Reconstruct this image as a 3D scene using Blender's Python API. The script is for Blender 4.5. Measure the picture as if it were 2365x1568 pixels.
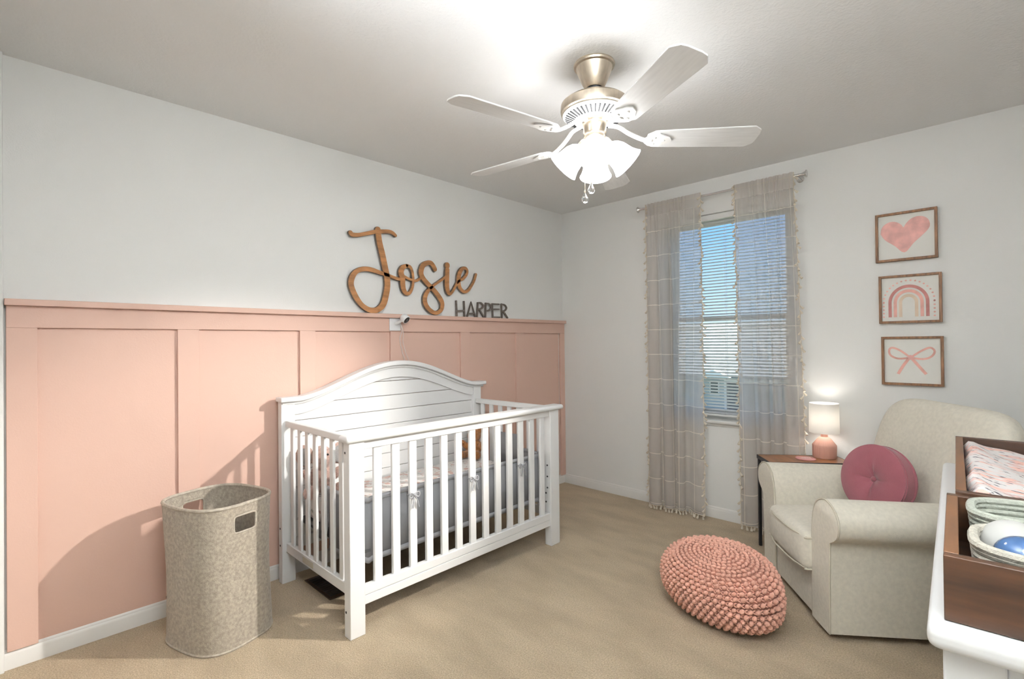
import bpy, bmesh, math, random
from mathutils import Vector, Matrix
random.seed(7)
for o in list(bpy.data.objects): bpy.data.objects.remove(o)
SC = bpy.context.scene
COL = SC.collection
PI = math.pi
def R(a): return math.radians(a)

# ------------------------------------------------------------------ camera
cam_d = bpy.data.cameras.new('camera'); cam = bpy.data.objects.new('camera', cam_d); COL.objects.link(cam)
cam_d.sensor_width = 36.0; cam_d.lens = 1145/2365*36; cam_d.clip_start = .01; cam_d.clip_end = 200
yaw, pit, rol = R(44.1), math.atan(8/1145), .0105
F0 = Vector((-math.sin(yaw), math.cos(yaw), 0)); R0 = Vector((math.cos(yaw), math.sin(yaw), 0)); Z = Vector((0,0,1))
FW = F0*math.cos(pit)+Z*math.sin(pit); U0 = -F0*math.sin(pit)+Z*math.cos(pit)
RT = R0*math.cos(rol)-U0*math.sin(rol); UP = U0*math.cos(rol)+R0*math.sin(rol)
cam.matrix_world = Matrix(((RT.x,UP.x,-FW.x,2.817),(RT.y,UP.y,-FW.y,-3.575),(RT.z,UP.z,-FW.z,1.27),(0,0,0,1)))
SC.camera = cam

# ------------------------------------------------------------------ world, lights, exposure
SC.view_settings.view_transform = 'Standard'; SC.view_settings.look = 'None'
SC.view_settings.gamma = 1; SC.view_settings.use_curve_mapping = False
SC.view_settings.exposure = 0.37
SHADE_EMIT = 15.0
w = bpy.data.worlds.new('sky'); SC.world = w; w.use_nodes = True
nt = w.node_tree; nt.nodes.clear()
tc = nt.nodes.new('ShaderNodeTexCoord'); sep = nt.nodes.new('ShaderNodeSeparateXYZ'); rp = nt.nodes.new('ShaderNodeValToRGB')
bg = nt.nodes.new('ShaderNodeBackground'); ow = nt.nodes.new('ShaderNodeOutputWorld')
nt.links.new(tc.outputs['Generated'], sep.inputs[0]); nt.links.new(sep.outputs['Z'], rp.inputs[0])
nt.links.new(rp.outputs[0], bg.inputs[0]); nt.links.new(bg.outputs[0], ow.inputs[0])
cr = rp.color_ramp; cr.elements[0].position = 0; cr.elements[0].color = (.62,.84,1,1)
cr.elements[1].position = .24; cr.elements[1].color = (.16,.46,.95,1)
bg.inputs[1].default_value = 1.05
def spot(name, loc, target, power, size, blend, rad, col=(1,1,1)):
    d = bpy.data.lights.new(name, 'SPOT'); d.energy = power; d.spot_size = R(size); d.spot_blend = blend; d.shadow_soft_size = rad; d.color = col
    o = bpy.data.objects.new(name, d); COL.objects.link(o); o.location = loc
    o.rotation_euler = (Vector(target)-Vector(loc)).to_track_quat('-Z','Y').to_euler(); return o
# the photographer's small strobe, standing out of frame by the right wall
spot('photo_strobe', (3.14,-.6,2.33), (0,-2.9,.35), 420, 34, .8, .045, (1,.96,.90))
# added fill spot beside the camera, bounced off the ceiling to brighten the room
spot('fill_spot_ceiling', (2.62,-3.5,1.7), (2.3,-3.2,2.44), 230, 84, .8, .06, (.91,.955,1))
spot('fill_spot_wall', (3.0,-3.3,1.85), (3.32,-3.42,2.25), 640, 120, .7, .06, (.91,.955,1))  # second added fill spot, bounced off the right wall out of view
sd = bpy.data.lights.new('sun','SUN'); sd.energy = 24.0; sd.angle = R(.6); sun = bpy.data.objects.new('sun',sd); COL.objects.link(sun)
sun.rotation_euler = (R(-34),0,R(20))

# ------------------------------------------------------------------ materials
MATS = {}
def mat(name, col, rough=.6, metal=0, bump=None, var=None, sheen=0, spec=None, coat=0):
    """bump=(scale,strength,detail) ; var=(scale,amount,detail,stretch) darkens/lightens colour"""
    m = bpy.data.materials.new(name); m.use_nodes = True; t = m.node_tree; b = t.nodes['Principled BSDF']
    c4 = (*col, 1); b.inputs['Base Color'].default_value = c4; b.inputs['Roughness'].default_value = rough; b.inputs['Metallic'].default_value = metal
    if sheen: b.inputs['Sheen Weight'].default_value = sheen
    if spec is not None: b.inputs['Specular IOR Level'].default_value = spec
    if coat: b.inputs['Coat Weight'].default_value = coat
    tc = t.nodes.new('ShaderNodeTexCoord')
    if var:
        sc, am, det, st = var
        mp = t.nodes.new('ShaderNodeMapping'); mp.inputs['Scale'].default_value = st
        n = t.nodes.new('ShaderNodeTexNoise'); n.inputs['Scale'].default_value = sc; n.inputs['Detail'].default_value = det
        r = t.nodes.new('ShaderNodeValToRGB')
        r.color_ramp.elements[0].position = .3; r.color_ramp.elements[1].position = .7
        r.color_ramp.elements[0].color = (*[max(0,x*(1-am)) for x in col],1); r.color_ramp.elements[1].color = (*[min(1,x*(1+am)) for x in col],1)
        t.links.new(tc.outputs['Object'], mp.inputs[0]); t.links.new(mp.outputs[0], n.inputs['Vector']); t.links.new(n.outputs['Fac'], r.inputs[0]); t.links.new(r.outputs[0], b.inputs['Base Color'])
    if bump:
        n = t.nodes.new('ShaderNodeTexNoise'); n.inputs['Scale'].default_value = bump[0]; n.inputs['Detail'].default_value = bump[2]
        bp = t.nodes.new('ShaderNodeBump'); bp.inputs['Strength'].default_value = bump[1]; bp.inputs['Distance'].default_value = .01
        t.links.new(tc.outputs['Object'], n.inputs['Vector']); t.links.new(n.outputs['Fac'], bp.inputs['Height']); t.links.new(bp.outputs[0], b.inputs['Normal'])
    MATS[name] = m; return m
ONE = (1,1,1)
M_wall = mat('white_wall_paint', (.84,.838,.815), .75, bump=(180,.08,3))
M_ceil = mat('ceiling_paint', (.86,.858,.845), .85, bump=(90,.22,4))
M_pink = mat('pink_wall_paint', (.665,.445,.36), .55, bump=(150,.05,3))
M_trim = mat('white_trim_paint', (.80,.79,.76), .4)
M_crib = mat('white_crib_lacquer', (.84,.84,.83), .35)
M_dark = mat('dark_metal', (.03,.03,.032), .45, .3)
M_nickel = mat('brushed_nickel', (.60,.52,.42), .34, 1, var=(60,.12,2,(1,1,.06)))
M_chrome = mat('polished_nickel', (.72,.71,.70), .2, 1)
M_wood = mat('tan_stained_wood', (.36,.165,.06), .55, bump=(80,.15,5), var=(9,.35,6,(1,1,5)))
M_woodside = mat('grey_weathered_wood', (.105,.084,.068), .7, bump=(90,.2,5), var=(14,.3,6,(1,1,6)))
M_frame = mat('walnut_frame_wood', (.20,.095,.038), .55, var=(14,.4,6,(6,6,1)))
M_tray = mat('brown_stained_pine', (.045,.0185,.0075), .42, var=(5,.55,8,(1,6,9)))
M_traye = mat('light_brown_wood', (.13,.058,.024), .45, var=(6,.3,6,(5,1,7)))
M_table = mat('cherry_table_top', (.28,.115,.04), .28, var=(6,.3,6,(1,7,4)))
M_linen = mat('cream_linen', (.76,.715,.61), .9, bump=(420,.25,3), var=(60,.06,4,ONE), sheen=.15)
M_pipe = mat('cream_piping', (.60,.555,.45), .85)
M_felt = mat('oatmeal_felt', (.37,.32,.255), .95, bump=(260,.35,4), var=(85,.24,7,ONE), sheen=.2)
M_feltrim = mat('felt_binding', (.43,.38,.31), .95, var=(70,.2,5,ONE))
M_knit = mat('pink_cotton_yarn', (.74,.395,.30), .9, bump=(220,.3,2), var=(12,.08,3,ONE), sheen=.15)
M_knitin = mat('pink_yarn_core', (.42,.19,.135), .95)
M_mauve = mat('mauve_velvet', (.275,.078,.098), .85, bump=(260,.2,3), var=(7,.12,3,ONE), sheen=.35)
M_gray = mat('grey_mesh_fabric', (.275,.275,.285), .85, bump=(500,.2,2))
M_grayl = mat('grey_binding', (.36,.36,.375), .8)
M_teddy = mat('brown_plush', (.38,.15,.04), .95, bump=(190,.8,4), var=(60,.35,5,ONE), sheen=.3)
M_plush = mat('dusty_pink_plush', (.50,.335,.28), .95, bump=(190,.7,4), var=(60,.2,5,ONE), sheen=.3)
M_plushg = mat('grey_plush', (.30,.285,.275), .95, bump=(190,.6,4))
M_black = mat('black_plastic', (.012,.012,.013), .25)
M_whitep = mat('white_plastic', (.80,.80,.80), .3)
M_lampb = mat('blush_ceramic', (.60,.32,.25), .6)
M_coast = mat('pink_coaster', (.52,.235,.225), .6)
M_rope = mat('cream_cotton_rope', (.44,.415,.35), .9, bump=(240,.35,3), var=(120,.15,3,ONE))
M_sage = mat('sage_cotton_rope', (.38,.40,.34), .9, bump=(240,.35,3), var=(120,.15,3,ONE))
M_ball = mat('off_white_matte_plastic', (.46,.455,.43), .55)
M_blue = mat('glossy_blue_plastic', (.04,.095,.215), .12, coat=.6)
M_blind = mat('white_vinyl', (.82,.82,.80), .45)
M_canvas = mat('cream_canvas', (.82,.81,.76), .85, bump=(600,.1,2))
M_tassel = mat('ivory_cotton', (.70,.63,.52), .95)
M_reg = mat('brown_register_metal', (.06,.035,.02), .45, .4)
M_sidg = mat('grey_siding', (.42,.46,.46), .8)
M_roof = mat('grey_shingles', (.12,.135,.14), .9, var=(3,.15,6,ONE))
M_lawn = mat('lawn', (.07,.10,.045), .95, var=(2,.35,6,ONE))
M_drive = mat('pale_concrete', (.25,.245,.23), .9)
M_winglass = mat('dark_window_glass', (.05,.06,.07), .1)
M_p_pink = mat('watercolour_pink', (.80,.45,.41), .85, var=(18,.22,5,ONE))
M_p_rose = mat('watercolour_rose', (.48,.21,.19), .85, var=(18,.25,5,ONE))
M_p_coral = mat('watercolour_coral', (.78,.43,.37), .85, var=(18,.2,5,ONE))
M_p_sand = mat('watercolour_sand', (.72,.58,.45), .85, var=(18,.12,5,ONE))
M_cable = mat('white_cable', (.75,.72,.70), .5)
M_under = mat('mattress_support_grey', (.10,.10,.10), .7)

def nodes_mat(name):
    m = bpy.data.materials.new(name); m.use_nodes = True; t = m.node_tree; t.nodes.clear()
    out = t.nodes.new('ShaderNodeOutputMaterial'); return m, t, out
def N(t, typ, **kw):
    n = t.nodes.new(typ)
    for k, v in kw.items(): n.inputs[k.replace('_',' ')].default_value = v
    return n
# carpet: beige pile, fine flecks, broad vacuum streaks
m = mat('beige_carpet', (.46,.335,.215), .97, sheen=.2); t = m.node_tree; b = t.nodes['Principled BSDF']
tc = t.nodes.new('ShaderNodeTexCoord')
n1 = N(t,'ShaderNodeTexNoise',Scale=170.0,Detail=4.0); n2 = N(t,'ShaderNodeTexNoise',Scale=2.6,Detail=3.0)
mp = t.nodes.new('ShaderNodeMapping'); mp.inputs['Rotation'].default_value = (0,0,R(35)); mp.inputs['Scale'].default_value = (1,2.4,1)
r1 = t.nodes.new('ShaderNodeValToRGB'); r1.color_ramp.elements[0].position=.3; r1.color_ramp.elements[1].position=.7
r1.color_ramp.elements[0].color=(.45,.335,.20,1); r1.color_ramp.elements[1].color=(.72,.575,.385,1)
r2 = t.nodes.new('ShaderNodeValToRGB'); r2.color_ramp.elements[0].position=.36; r2.color_ramp.elements[1].position=.62
r2.color_ramp.elements[0].color=(.87,.86,.84,1); r2.color_ramp.elements[1].color=(1.06,1.06,1.06,1)
mx = t.nodes.new('ShaderNodeMix'); mx.data_type='RGBA'; mx.blend_type='MULTIPLY'; mx.inputs[0].default_value=1
t.links.new(tc.outputs['Object'],n1.inputs['Vector']); t.links.new(tc.outputs['Object'],mp.inputs[0]); t.links.new(mp.outputs[0],n2.inputs['Vector'])
t.links.new(n1.outputs['Fac'],r1.inputs[0]); t.links.new(n2.outputs['Fac'],r2.inputs[0])
t.links.new(r1.outputs[0],mx.inputs[6]); t.links.new(r2.outputs[0],mx.inputs[7]); t.links.new(mx.outputs[2],b.inputs['Base Color'])
n3 = N(t,'ShaderNodeTexNoise',Scale=260.0,Detail=3.0); bp = N(t,'ShaderNodeBump',Strength=.9,Distance=.012)
t.links.new(tc.outputs['Object'],n3.inputs['Vector']); t.links.new(n3.outputs['Fac'],bp.inputs['Height']); t.links.new(bp.outputs[0],b.inputs['Normal'])
M_carpet = m
# sheer curtain linen with woven ivory lines (UV in metres)
m, t, out = nodes_mat('sheer_taupe_linen')
uv = t.nodes.new('ShaderNodeUVMap'); sp = t.nodes.new('ShaderNodeSeparateXYZ'); t.links.new(uv.outputs[0], sp.inputs[0])
def line_mask(sock, per, half, off):
    a = t.nodes.new('ShaderNodeMath'); a.operation='ADD'; a.inputs[1].default_value=off; t.links.new(sock,a.inputs[0])
    b_ = t.nodes.new('ShaderNodeMath'); b_.operation='PINGPONG'; b_.inputs[1].default_value=per/2; t.links.new(a.outputs[0],b_.inputs[0])
    c = t.nodes.new('ShaderNodeMath'); c.operation='LESS_THAN'; c.inputs[1].default_value=half; t.links.new(b_.outputs[0],c.inputs[0]); return b_.outputs[0], c.outputs[0]
du, mu = line_mask(sp.outputs['X'], .20, .0034, .17)
dv, mv = line_mask(sp.outputs['Y'], .1872, .0032, .1384)
sm = t.nodes.new('ShaderNodeMath'); sm.operation='ADD'; t.links.new(du,sm.inputs[0]); t.links.new(dv,sm.inputs[1])
kn = t.nodes.new('ShaderNodeMath'); kn.operation='LESS_THAN'; kn.inputs[1].default_value=.011; t.links.new(sm.outputs[0],kn.inputs[0])
mk = t.nodes.new('ShaderNodeMath'); mk.operation='MAXIMUM'; t.links.new(mu,mk.inputs[0]); t.links.new(mv,mk.inputs[1])
mk2 = t.nodes.new('ShaderNodeMath'); mk2.operation='MAXIMUM'; t.links.new(mk.outputs[0],mk2.inputs[0]); t.links.new(kn.outputs[0],mk2.inputs[1])
hd = t.nodes.new('ShaderNodeMath'); hd.operation='GREATER_THAN'; hd.inputs[1].default_value=2.225; t.links.new(sp.outputs['Y'],hd.inputs[0])
nz = N(t,'ShaderNodeTexNoise',Scale=90.0,Detail=4.0); mpn = t.nodes.new('ShaderNodeMapping'); mpn.inputs['Scale'].default_value=(1,.25,1)
t.links.new(uv.outputs[0],mpn.inputs[0]); t.links.new(mpn.outputs[0],nz.inputs['Vector'])
cr_ = t.nodes.new('ShaderNodeValToRGB'); cr_.color_ramp.elements[0].color=(.62,.56,.515,1); cr_.color_ramp.elements[1].color=(.76,.705,.66,1)
t.links.new(nz.outputs['Fac'],cr_.inputs[0])
mc = t.nodes.new('ShaderNodeMix'); mc.data_type='RGBA'; t.links.new(mk2.outputs[0],mc.inputs[0]); t.links.new(cr_.outputs[0],mc.inputs[6]); mc.inputs[7].default_value=(.78,.71,.60,1)
df = t.nodes.new('ShaderNodeBsdfDiffuse'); tl = t.nodes.new('ShaderNodeBsdfTranslucent'); tr = t.nodes.new('ShaderNodeBsdfTransparent')
t.links.new(mc.outputs[2],df.inputs[0]); tl.inputs[0].default_value=(.84,.81,.78,1)
s1 = t.nodes.new('ShaderNodeMixShader'); s1.inputs[0].default_value=.62; t.links.new(df.outputs[0],s1.inputs[1]); t.links.new(tl.outputs[0],s1.inputs[2])
op = t.nodes.new('ShaderNodeMath'); op.operation='MAXIMUM'; t.links.new(mk2.outputs[0],op.inputs[0]); t.links.new(hd.outputs[0],op.inputs[1])
op2 = t.nodes.new('ShaderNodeMapRange'); op2.inputs[3].default_value=.66; op2.inputs[4].default_value=.95; t.links.new(op.outputs[0],op2.inputs[0])
s2 = t.nodes.new('ShaderNodeMixShader'); t.links.new(op2.outputs[0],s2.inputs[0]); t.links.new(tr.outputs[0],s2.inputs[1]); t.links.new(s1.outputs[0],s2.inputs[2])
t.links.new(s2.outputs[0],out.inputs[0]); M_curt = m
# window glass
m, t, out = nodes_mat('window_glass')
tr = t.nodes.new('ShaderNodeBsdfTransparent'); gl = N(t,'ShaderNodeBsdfGlossy',Roughness=.02); lw_ = N(t,'ShaderNodeFresnel',IOR=1.25)
sx = t.nodes.new('ShaderNodeMixShader'); t.links.new(lw_.outputs[0],sx.inputs[0]); t.links.new(tr.outputs[0],sx.inputs[1]); t.links.new(gl.outputs[0],sx.inputs[2]); t.links.new(sx.outputs[0],out.inputs[0]); M_glass = m
# crystal pulls
m, t, out = nodes_mat('crystal'); gb = N(t,'ShaderNodeBsdfGlass',IOR=1.5,Roughness=.0); t.links.new(gb.outputs[0],out.inputs[0]); M_crys = m
# glowing frosted glass of the fan's lamps, and the lit table-lamp shade
def glow(name, col, strength):
    m, t, out = nodes_mat(name); e = t.nodes.new('ShaderNodeEmission'); e.inputs[0].default_value=(*col,1); e.inputs[1].default_value=strength
    t.links.new(e.outputs[0],out.inputs[0]); return m
M_shade = glow('lit_frosted_glass', (.985,.99,1), SHADE_EMIT)
M_bulb = glow('lit_bulb_fan', (1,.985,.96), 150)
m, t, out = nodes_mat('white_lamp_fabric'); df = N(t,'ShaderNodeBsdfDiffuse',Color=(.80,.79,.77,1)); tl = N(t,'ShaderNodeBsdfTranslucent',Color=(.80,.78,.74,1))
sx = t.nodes.new('ShaderNodeMixShader'); sx.inputs[0].default_value=.35; t.links.new(df.outputs[0],sx.inputs[1]); t.links.new(tl.outputs[0],sx.inputs[2]); t.links.new(sx.outputs[0],out.inputs[0]); M_lshade = m
m, t, out = nodes_mat('white_blind_slat'); df = N(t,'ShaderNodeBsdfDiffuse',Color=(.86,.86,.85,1)); tl = N(t,'ShaderNodeBsdfTranslucent',Color=(.82,.84,.86,1))
sx = t.nodes.new('ShaderNodeMixShader'); sx.inputs[0].default_value=.5; t.links.new(df.outputs[0],sx.inputs[1]); t.links.new(tl.outputs[0],sx.inputs[2]); t.links.new(sx.outputs[0],out.inputs[0]); M_slat = m
# printed cloths
def blotch(name, base, cols, scale, stretch, thr=.56, rot=0):
    m = mat(name, base, .9, bump=(300,.15,3)); t = m.node_tree; b = t.nodes['Principled BSDF']
    tc = t.nodes.new('ShaderNodeTexCoord'); prev = None
    for i,(c,sc,th) in enumerate(cols):
        mp = t.nodes.new('ShaderNodeMapping'); mp.inputs['Location'].default_value=(3.1*i,1.7*i,.9*i); mp.inputs['Scale'].default_value=stretch; mp.inputs['Rotation'].default_value=(0,0,rot)
        n = N(t,'ShaderNodeTexNoise',Scale=sc,Detail=2.5); r = t.nodes.new('ShaderNodeValToRGB'); r.color_ramp.elements[0].position=th; r.color_ramp.elements[1].position=th+.05
        x = t.nodes.new('ShaderNodeMix'); x.data_type='RGBA'; x.inputs[7].default_value=(*c,1)
        t.links.new(tc.outputs['Object'],mp.inputs[0]); t.links.new(mp.outputs[0],n.inputs['Vector']); t.links.new(n.outputs['Fac'],r.inputs[0]); t.links.new(r.outputs[0],x.inputs[0])
        if prev: t.links.new(prev,x.inputs[6])
        else: x.inputs[6].default_value=(*base,1)
        prev = x.outputs[2]
    t.links.new(prev,b.inputs['Base Color']); return m
M_sheet = blotch('floral_crib_sheet', (.80,.77,.74), [((.66,.45,.40),17,.58),((.45,.30,.30),38,.62),((.40,.40,.36),30,.66)], 1, ONE)
M_muslin = blotch('pink_and_black_dashed_muslin', (.70,.66,.64), [((.78,.47,.40),13,.53),((.66,.47,.44),20,.59),((.05,.05,.065),40,.60)], 1, (1.0,2.6,1.0), rot=R(20))

# ------------------------------------------------------------------ mesh builder
class MB:
    def __init__(s): s.v=[]; s.f=[]
    def add(s, vs, fs):
        n=len(s.v); s.v += [tuple(v) for v in vs]; s.f += [tuple(i+n for i in f) for f in fs]; return s
    def box(s, x0,x1,y0,y1,z0,z1):
        return s.add([(x0,y0,z0),(x1,y0,z0),(x1,y1,z0),(x0,y1,z0),(x0,y0,z1),(x1,y0,z1),(x1,y1,z1),(x0,y1,z1)],
                     [(0,3,2,1),(4,5,6,7),(0,1,5,4),(1,2,6,5),(2,3,7,6),(3,0,4,7)])
    def bx(s, c, d): return s.box(c[0]-d[0]/2,c[0]+d[0]/2,c[1]-d[1]/2,c[1]+d[1]/2,c[2]-d[2]/2,c[2]+d[2]/2)
    def lathe(s, prof, n=32, c=(0,0,0), mtx=None, rib=None, closed=False):
        vs=[]; k=len(prof)
        for i in range(n):
            a=2*PI*i/n
            for j,(r,z) in enumerate(prof):
                rr = r if rib is None else rib(r,z,a,j)
                p=Vector((rr*math.cos(a),rr*math.sin(a),z))
                if mtx: p=mtx@p
                vs.append((p.x+c[0],p.y+c[1],p.z+c[2]))
        fs=[]
        for i in range(n):
            i2=(i+1)%n
            for j in range(k-1 if not closed else k):
                j2=(j+1)%k
                fs.append((i*k+j,i2*k+j,i2*k+j2,i*k+j2))
        if not closed:
            if prof[0][0]>1e-6: fs.append(tuple(i*k for i in range(n-1,-1,-1)))
            if prof[-1][0]>1e-6: fs.append(tuple(i*k+k-1 for i in range(n)))
        return s.add(vs,fs)
    def tube(s, path, r, n=8, closed=False, flat=1.0):
        P=[Vector(p) for p in path]; m=len(P); rs = r if isinstance(r,(list,tuple)) else [r]*m
        vs=[]; ref=None
        for i,p in enumerate(P):
            if closed: d=P[(i+1)%m]-P[i-1]
            else: d=P[min(i+1,m-1)]-P[max(i-1,0)]
            d.normalize()
            if ref is None:
                ref = Vector((0,0,1)) if abs(d.z)<.9 else Vector((1,0,0))
            a = (ref-d*ref.dot(d))
            if a.length<1e-6: a=d.orthogonal()
            a.normalize(); b=d.cross(a); ref=a
            for k in range(n):
                t=2*PI*k/n; vs.append(p+a*math.cos(t)*rs[i]*flat+b*math.sin(t)*rs[i])
        fs=[]
        for i in range(m if closed else m-1):
            i2=(i+1)%m
            for k in range(n):
                k2=(k+1)%n; fs.append((i*n+k,i*n+k2,i2*n+k2,i2*n+k))
        if not closed: fs += [tuple(range(n-1,-1,-1)), tuple((m-1)*n+k for k in range(n))]
        return s.add(vs,fs)
    def ell(s, c, r, nu=16, nv=10, mtx=None, e=1.0, e2=1.0):
        sp=lambda w,p: math.copysign(abs(w)**p,w)
        vs=[]; fs=[]
        def pt(a,b):
            p=Vector((r[0]*sp(math.cos(a),e)*sp(math.cos(b),e2), r[1]*sp(math.cos(a),e)*sp(math.sin(b),e2), r[2]*sp(math.sin(a),e)))
            if mtx: p=mtx@p
            return p+Vector(c)
        vs.append(pt(-PI/2,0))
        for j in range(1,nv):
            for i in range(nu): vs.append(pt(-PI/2+PI*j/nv,2*PI*i/nu))
        vs.append(pt(PI/2,0)); L=len(vs)-1
        for i in range(nu): fs.append((0,1+(i+1)%nu,1+i)); fs.append((L,L-nu+i,L-nu+(i+1)%nu))
        for j in range(nv-2):
            for i in range(nu):
                a=1+j*nu+i; b=1+j*nu+(i+1)%nu; fs.append((a,b,b+nu,a+nu))
        return s.add(vs,fs)
    def prism(s, poly, a0, a1, axis='x'):
        """poly: list of 2D points; extruded along axis. x:(y,z)  y:(x,z)  z:(x,y)"""
        n=len(poly); f={'x':lambda p,a:(a,p[0],p[1]),'y':lambda p,a:(p[0],a,p[1]),'z':lambda p,a:(p[0],p[1],a)}[axis]
        vs=[f(p,a0) for p in poly]+[f(p,a1) for p in poly]
        fs=[tuple(range(n-1,-1,-1)),tuple(range(n,2*n))]+[(i,(i+1)%n,n+(i+1)%n,n+i) for i in range(n)]
        return s.add(vs,fs)
    def strip(s, lo, hi, a0, a1, axis='x'):
        """band between two equally long 2D lines, extruded along axis (convex-safe)"""
        f={'x':lambda p,a:(a,p[0],p[1]),'y':lambda p,a:(p[0],a,p[1]),'z':lambda p,a:(p[0],p[1],a)}[axis]
        n=len(lo); vs=[]; fs=[]
        for p,q in zip(lo,hi): vs += [f(p,a0),f(q,a0),f(q,a1),f(p,a1)]
        for i in range(n-1):
            for k in range(4): fs.append((4*i+k,4*i+(k+1)%4,4*i+4+(k+1)%4,4*i+4+k))
        fs += [(0,1,2,3),(4*n-1,4*n-2,4*n-3,4*n-4)]
        return s.add(vs,fs)
    def rbox(s, c, d, r, n=6, fn=None):
        """rounded box made from a cube grid"""
        h=[x/2 for x in d]; seen={}; vs=[]; fs=[]
        def coords(k):
            L=h[k]; st=[-L+r*(1-math.cos(PI/2*i/4)) for i in range(5)] ; mid=[-(L-r)+2*(L-r)*i/n for i in range(1,n)]
            return st+mid+[-x for x in reversed(st)]
        cs=[coords(k) for k in range(3)]
        def vid(p):
            q=Vector([max(-(h[k]-r),min(h[k]-r,p[k])) for k in range(3)]); dv=Vector(p)-q
            if dv.length>1e-9: dv=dv.normalized()*r
            o=q+dv
            if fn: o=Vector(fn(o))
            key=tuple(round(x,6) for x in p)
            if key not in seen: seen[key]=len(vs); vs.append((o.x+c[0],o.y+c[1],o.z+c[2]))
            return seen[key]
        for k in range(3):
            a,b=(k+1)%3,(k+2)%3
            for sgn in (-1,1):
                for i in range(len(cs[a])-1):
                    for j in range(len(cs[b])-1):
                        q=[]
                        for (ii,jj) in ((i,j),(i+1,j),(i+1,j+1),(i,j+1)):
                            p=[0,0,0]; p[k]=sgn*h[k]; p[a]=cs[a][ii]; p[b]=cs[b][jj]; q.append(vid(p))
                        if sgn<0: q.reverse()
                        fs.append(tuple(q))
        return s.add(vs,fs)
    def grid(s, nu, nv, fn):
        vs=[fn(i/nu,j/nv) for j in range(nv+1) for i in range(nu+1)]
        return s.add(vs,[(j*(nu+1)+i,j*(nu+1)+i+1,(j+1)*(nu+1)+i+1,(j+1)*(nu+1)+i) for j in range(nv) for i in range(nu)])

def thing(name, label, cat, loc=(0,0,0), rz=0, group=None):
    o=bpy.data.objects.new(name,None); COL.objects.link(o); o.location=loc; o.rotation_euler=(0,0,rz); o.empty_display_size=.05
    o['label']=label; o['category']=cat
    if group: o['group']=group
    return o
def wmat(o):
    m=Matrix.Identity(4)
    while o is not None:
        m=Matrix.LocRotScale(o.location,o.rotation_euler,o.scale)@m; o=o.parent
    return m
def obj(name, mb, m, parent=None, world=True, bevel=0, seg=2, smooth=True, ang=40, label=None, solid=0, loc=None):
    """one mesh object; world=True: builder coordinates are world coordinates"""
    me=bpy.data.meshes.new(name); me.from_pydata(mb.v,[],mb.f); me.validate(); me.update()
    if world and parent is not None: me.transform(wmat(parent).inverted())
    bm=bmesh.new(); bm.from_mesh(me); bmesh.ops.recalc_face_normals(bm,faces=bm.faces); bm.to_mesh(me); bm.free()
    if smooth:
        me.polygons.foreach_set('use_smooth',[True]*len(me.polygons)); me.set_sharp_from_angle(angle=R(ang))
    me.materials.append(m)
    o=bpy.data.objects.new(name,me); COL.objects.link(o)
    if parent is not None: o.parent=parent
    if loc: o.location=loc
    if solid:
        md=o.modifiers.new('solid','SOLIDIFY'); md.thickness=solid; md.offset=0
    if bevel:
        md=o.modifiers.new('bevel','BEVEL'); md.width=bevel; md.segments=seg; md.limit_method='ANGLE'; md.angle_limit=R(35)
    if label: o['label']=label
    return o
def tag(o, label, cat, group=None):
    o['label']=label; o['category']=cat
    if group: o['group']=group
    return o
def struct(name, mb, m, parent=None, **k):
    o=obj(name,mb,m,parent,**k)
    if parent is None: o['kind']='structure'
    return o
def copy_part(src, parent, loc, rot=None, scale=None):
    c=src.copy(); COL.objects.link(c); c.parent=parent; c.location=loc
    if rot: c.rotation_euler=rot
    if scale: c.scale=scale
    return c
def circ(n,r,c=(0,0)): return [(c[0]+r*math.cos(2*PI*i/n),c[1]+r*math.sin(2*PI*i/n)) for i in range(n)]

# ================================================================== ROOM
XR, YF, H = 3.32, -3.62, 2.44
struct('floor', MB().box(-.12,XR+.12,YF-.12,.12,-.12,0), M_carpet)
struct('ceiling', MB().box(-.12,XR+.12,YF-.12,.12,H,H+.12), M_ceil)
wl = struct('wall_left', MB().box(-.12,0,YF-.12,.12,0,H), M_wall)
struct('wall_right', MB().box(XR,XR+.12,YF-.12,.12,0,H), M_wall)
struct('wall_front', MB().box(0,XR,YF-.12,YF,0,H), M_wall)
WX0,WX1,WZ0,WZ1 = 1.0,1.90,.70,2.19
wb = MB().box(0,WX0,0,.12,0,H).box(WX1,XR,0,.12,0,H).box(WX0,WX1,0,.12,0,WZ0).box(WX0,WX1,0,.12,WZ1,H)
struct('wall_back', wb, M_wall)
# white corner casing where the pink wall ends
struct('trim_1', MB().box(0,.03,YF,-3.567,0,H), M_wall, bevel=.003)
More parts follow.
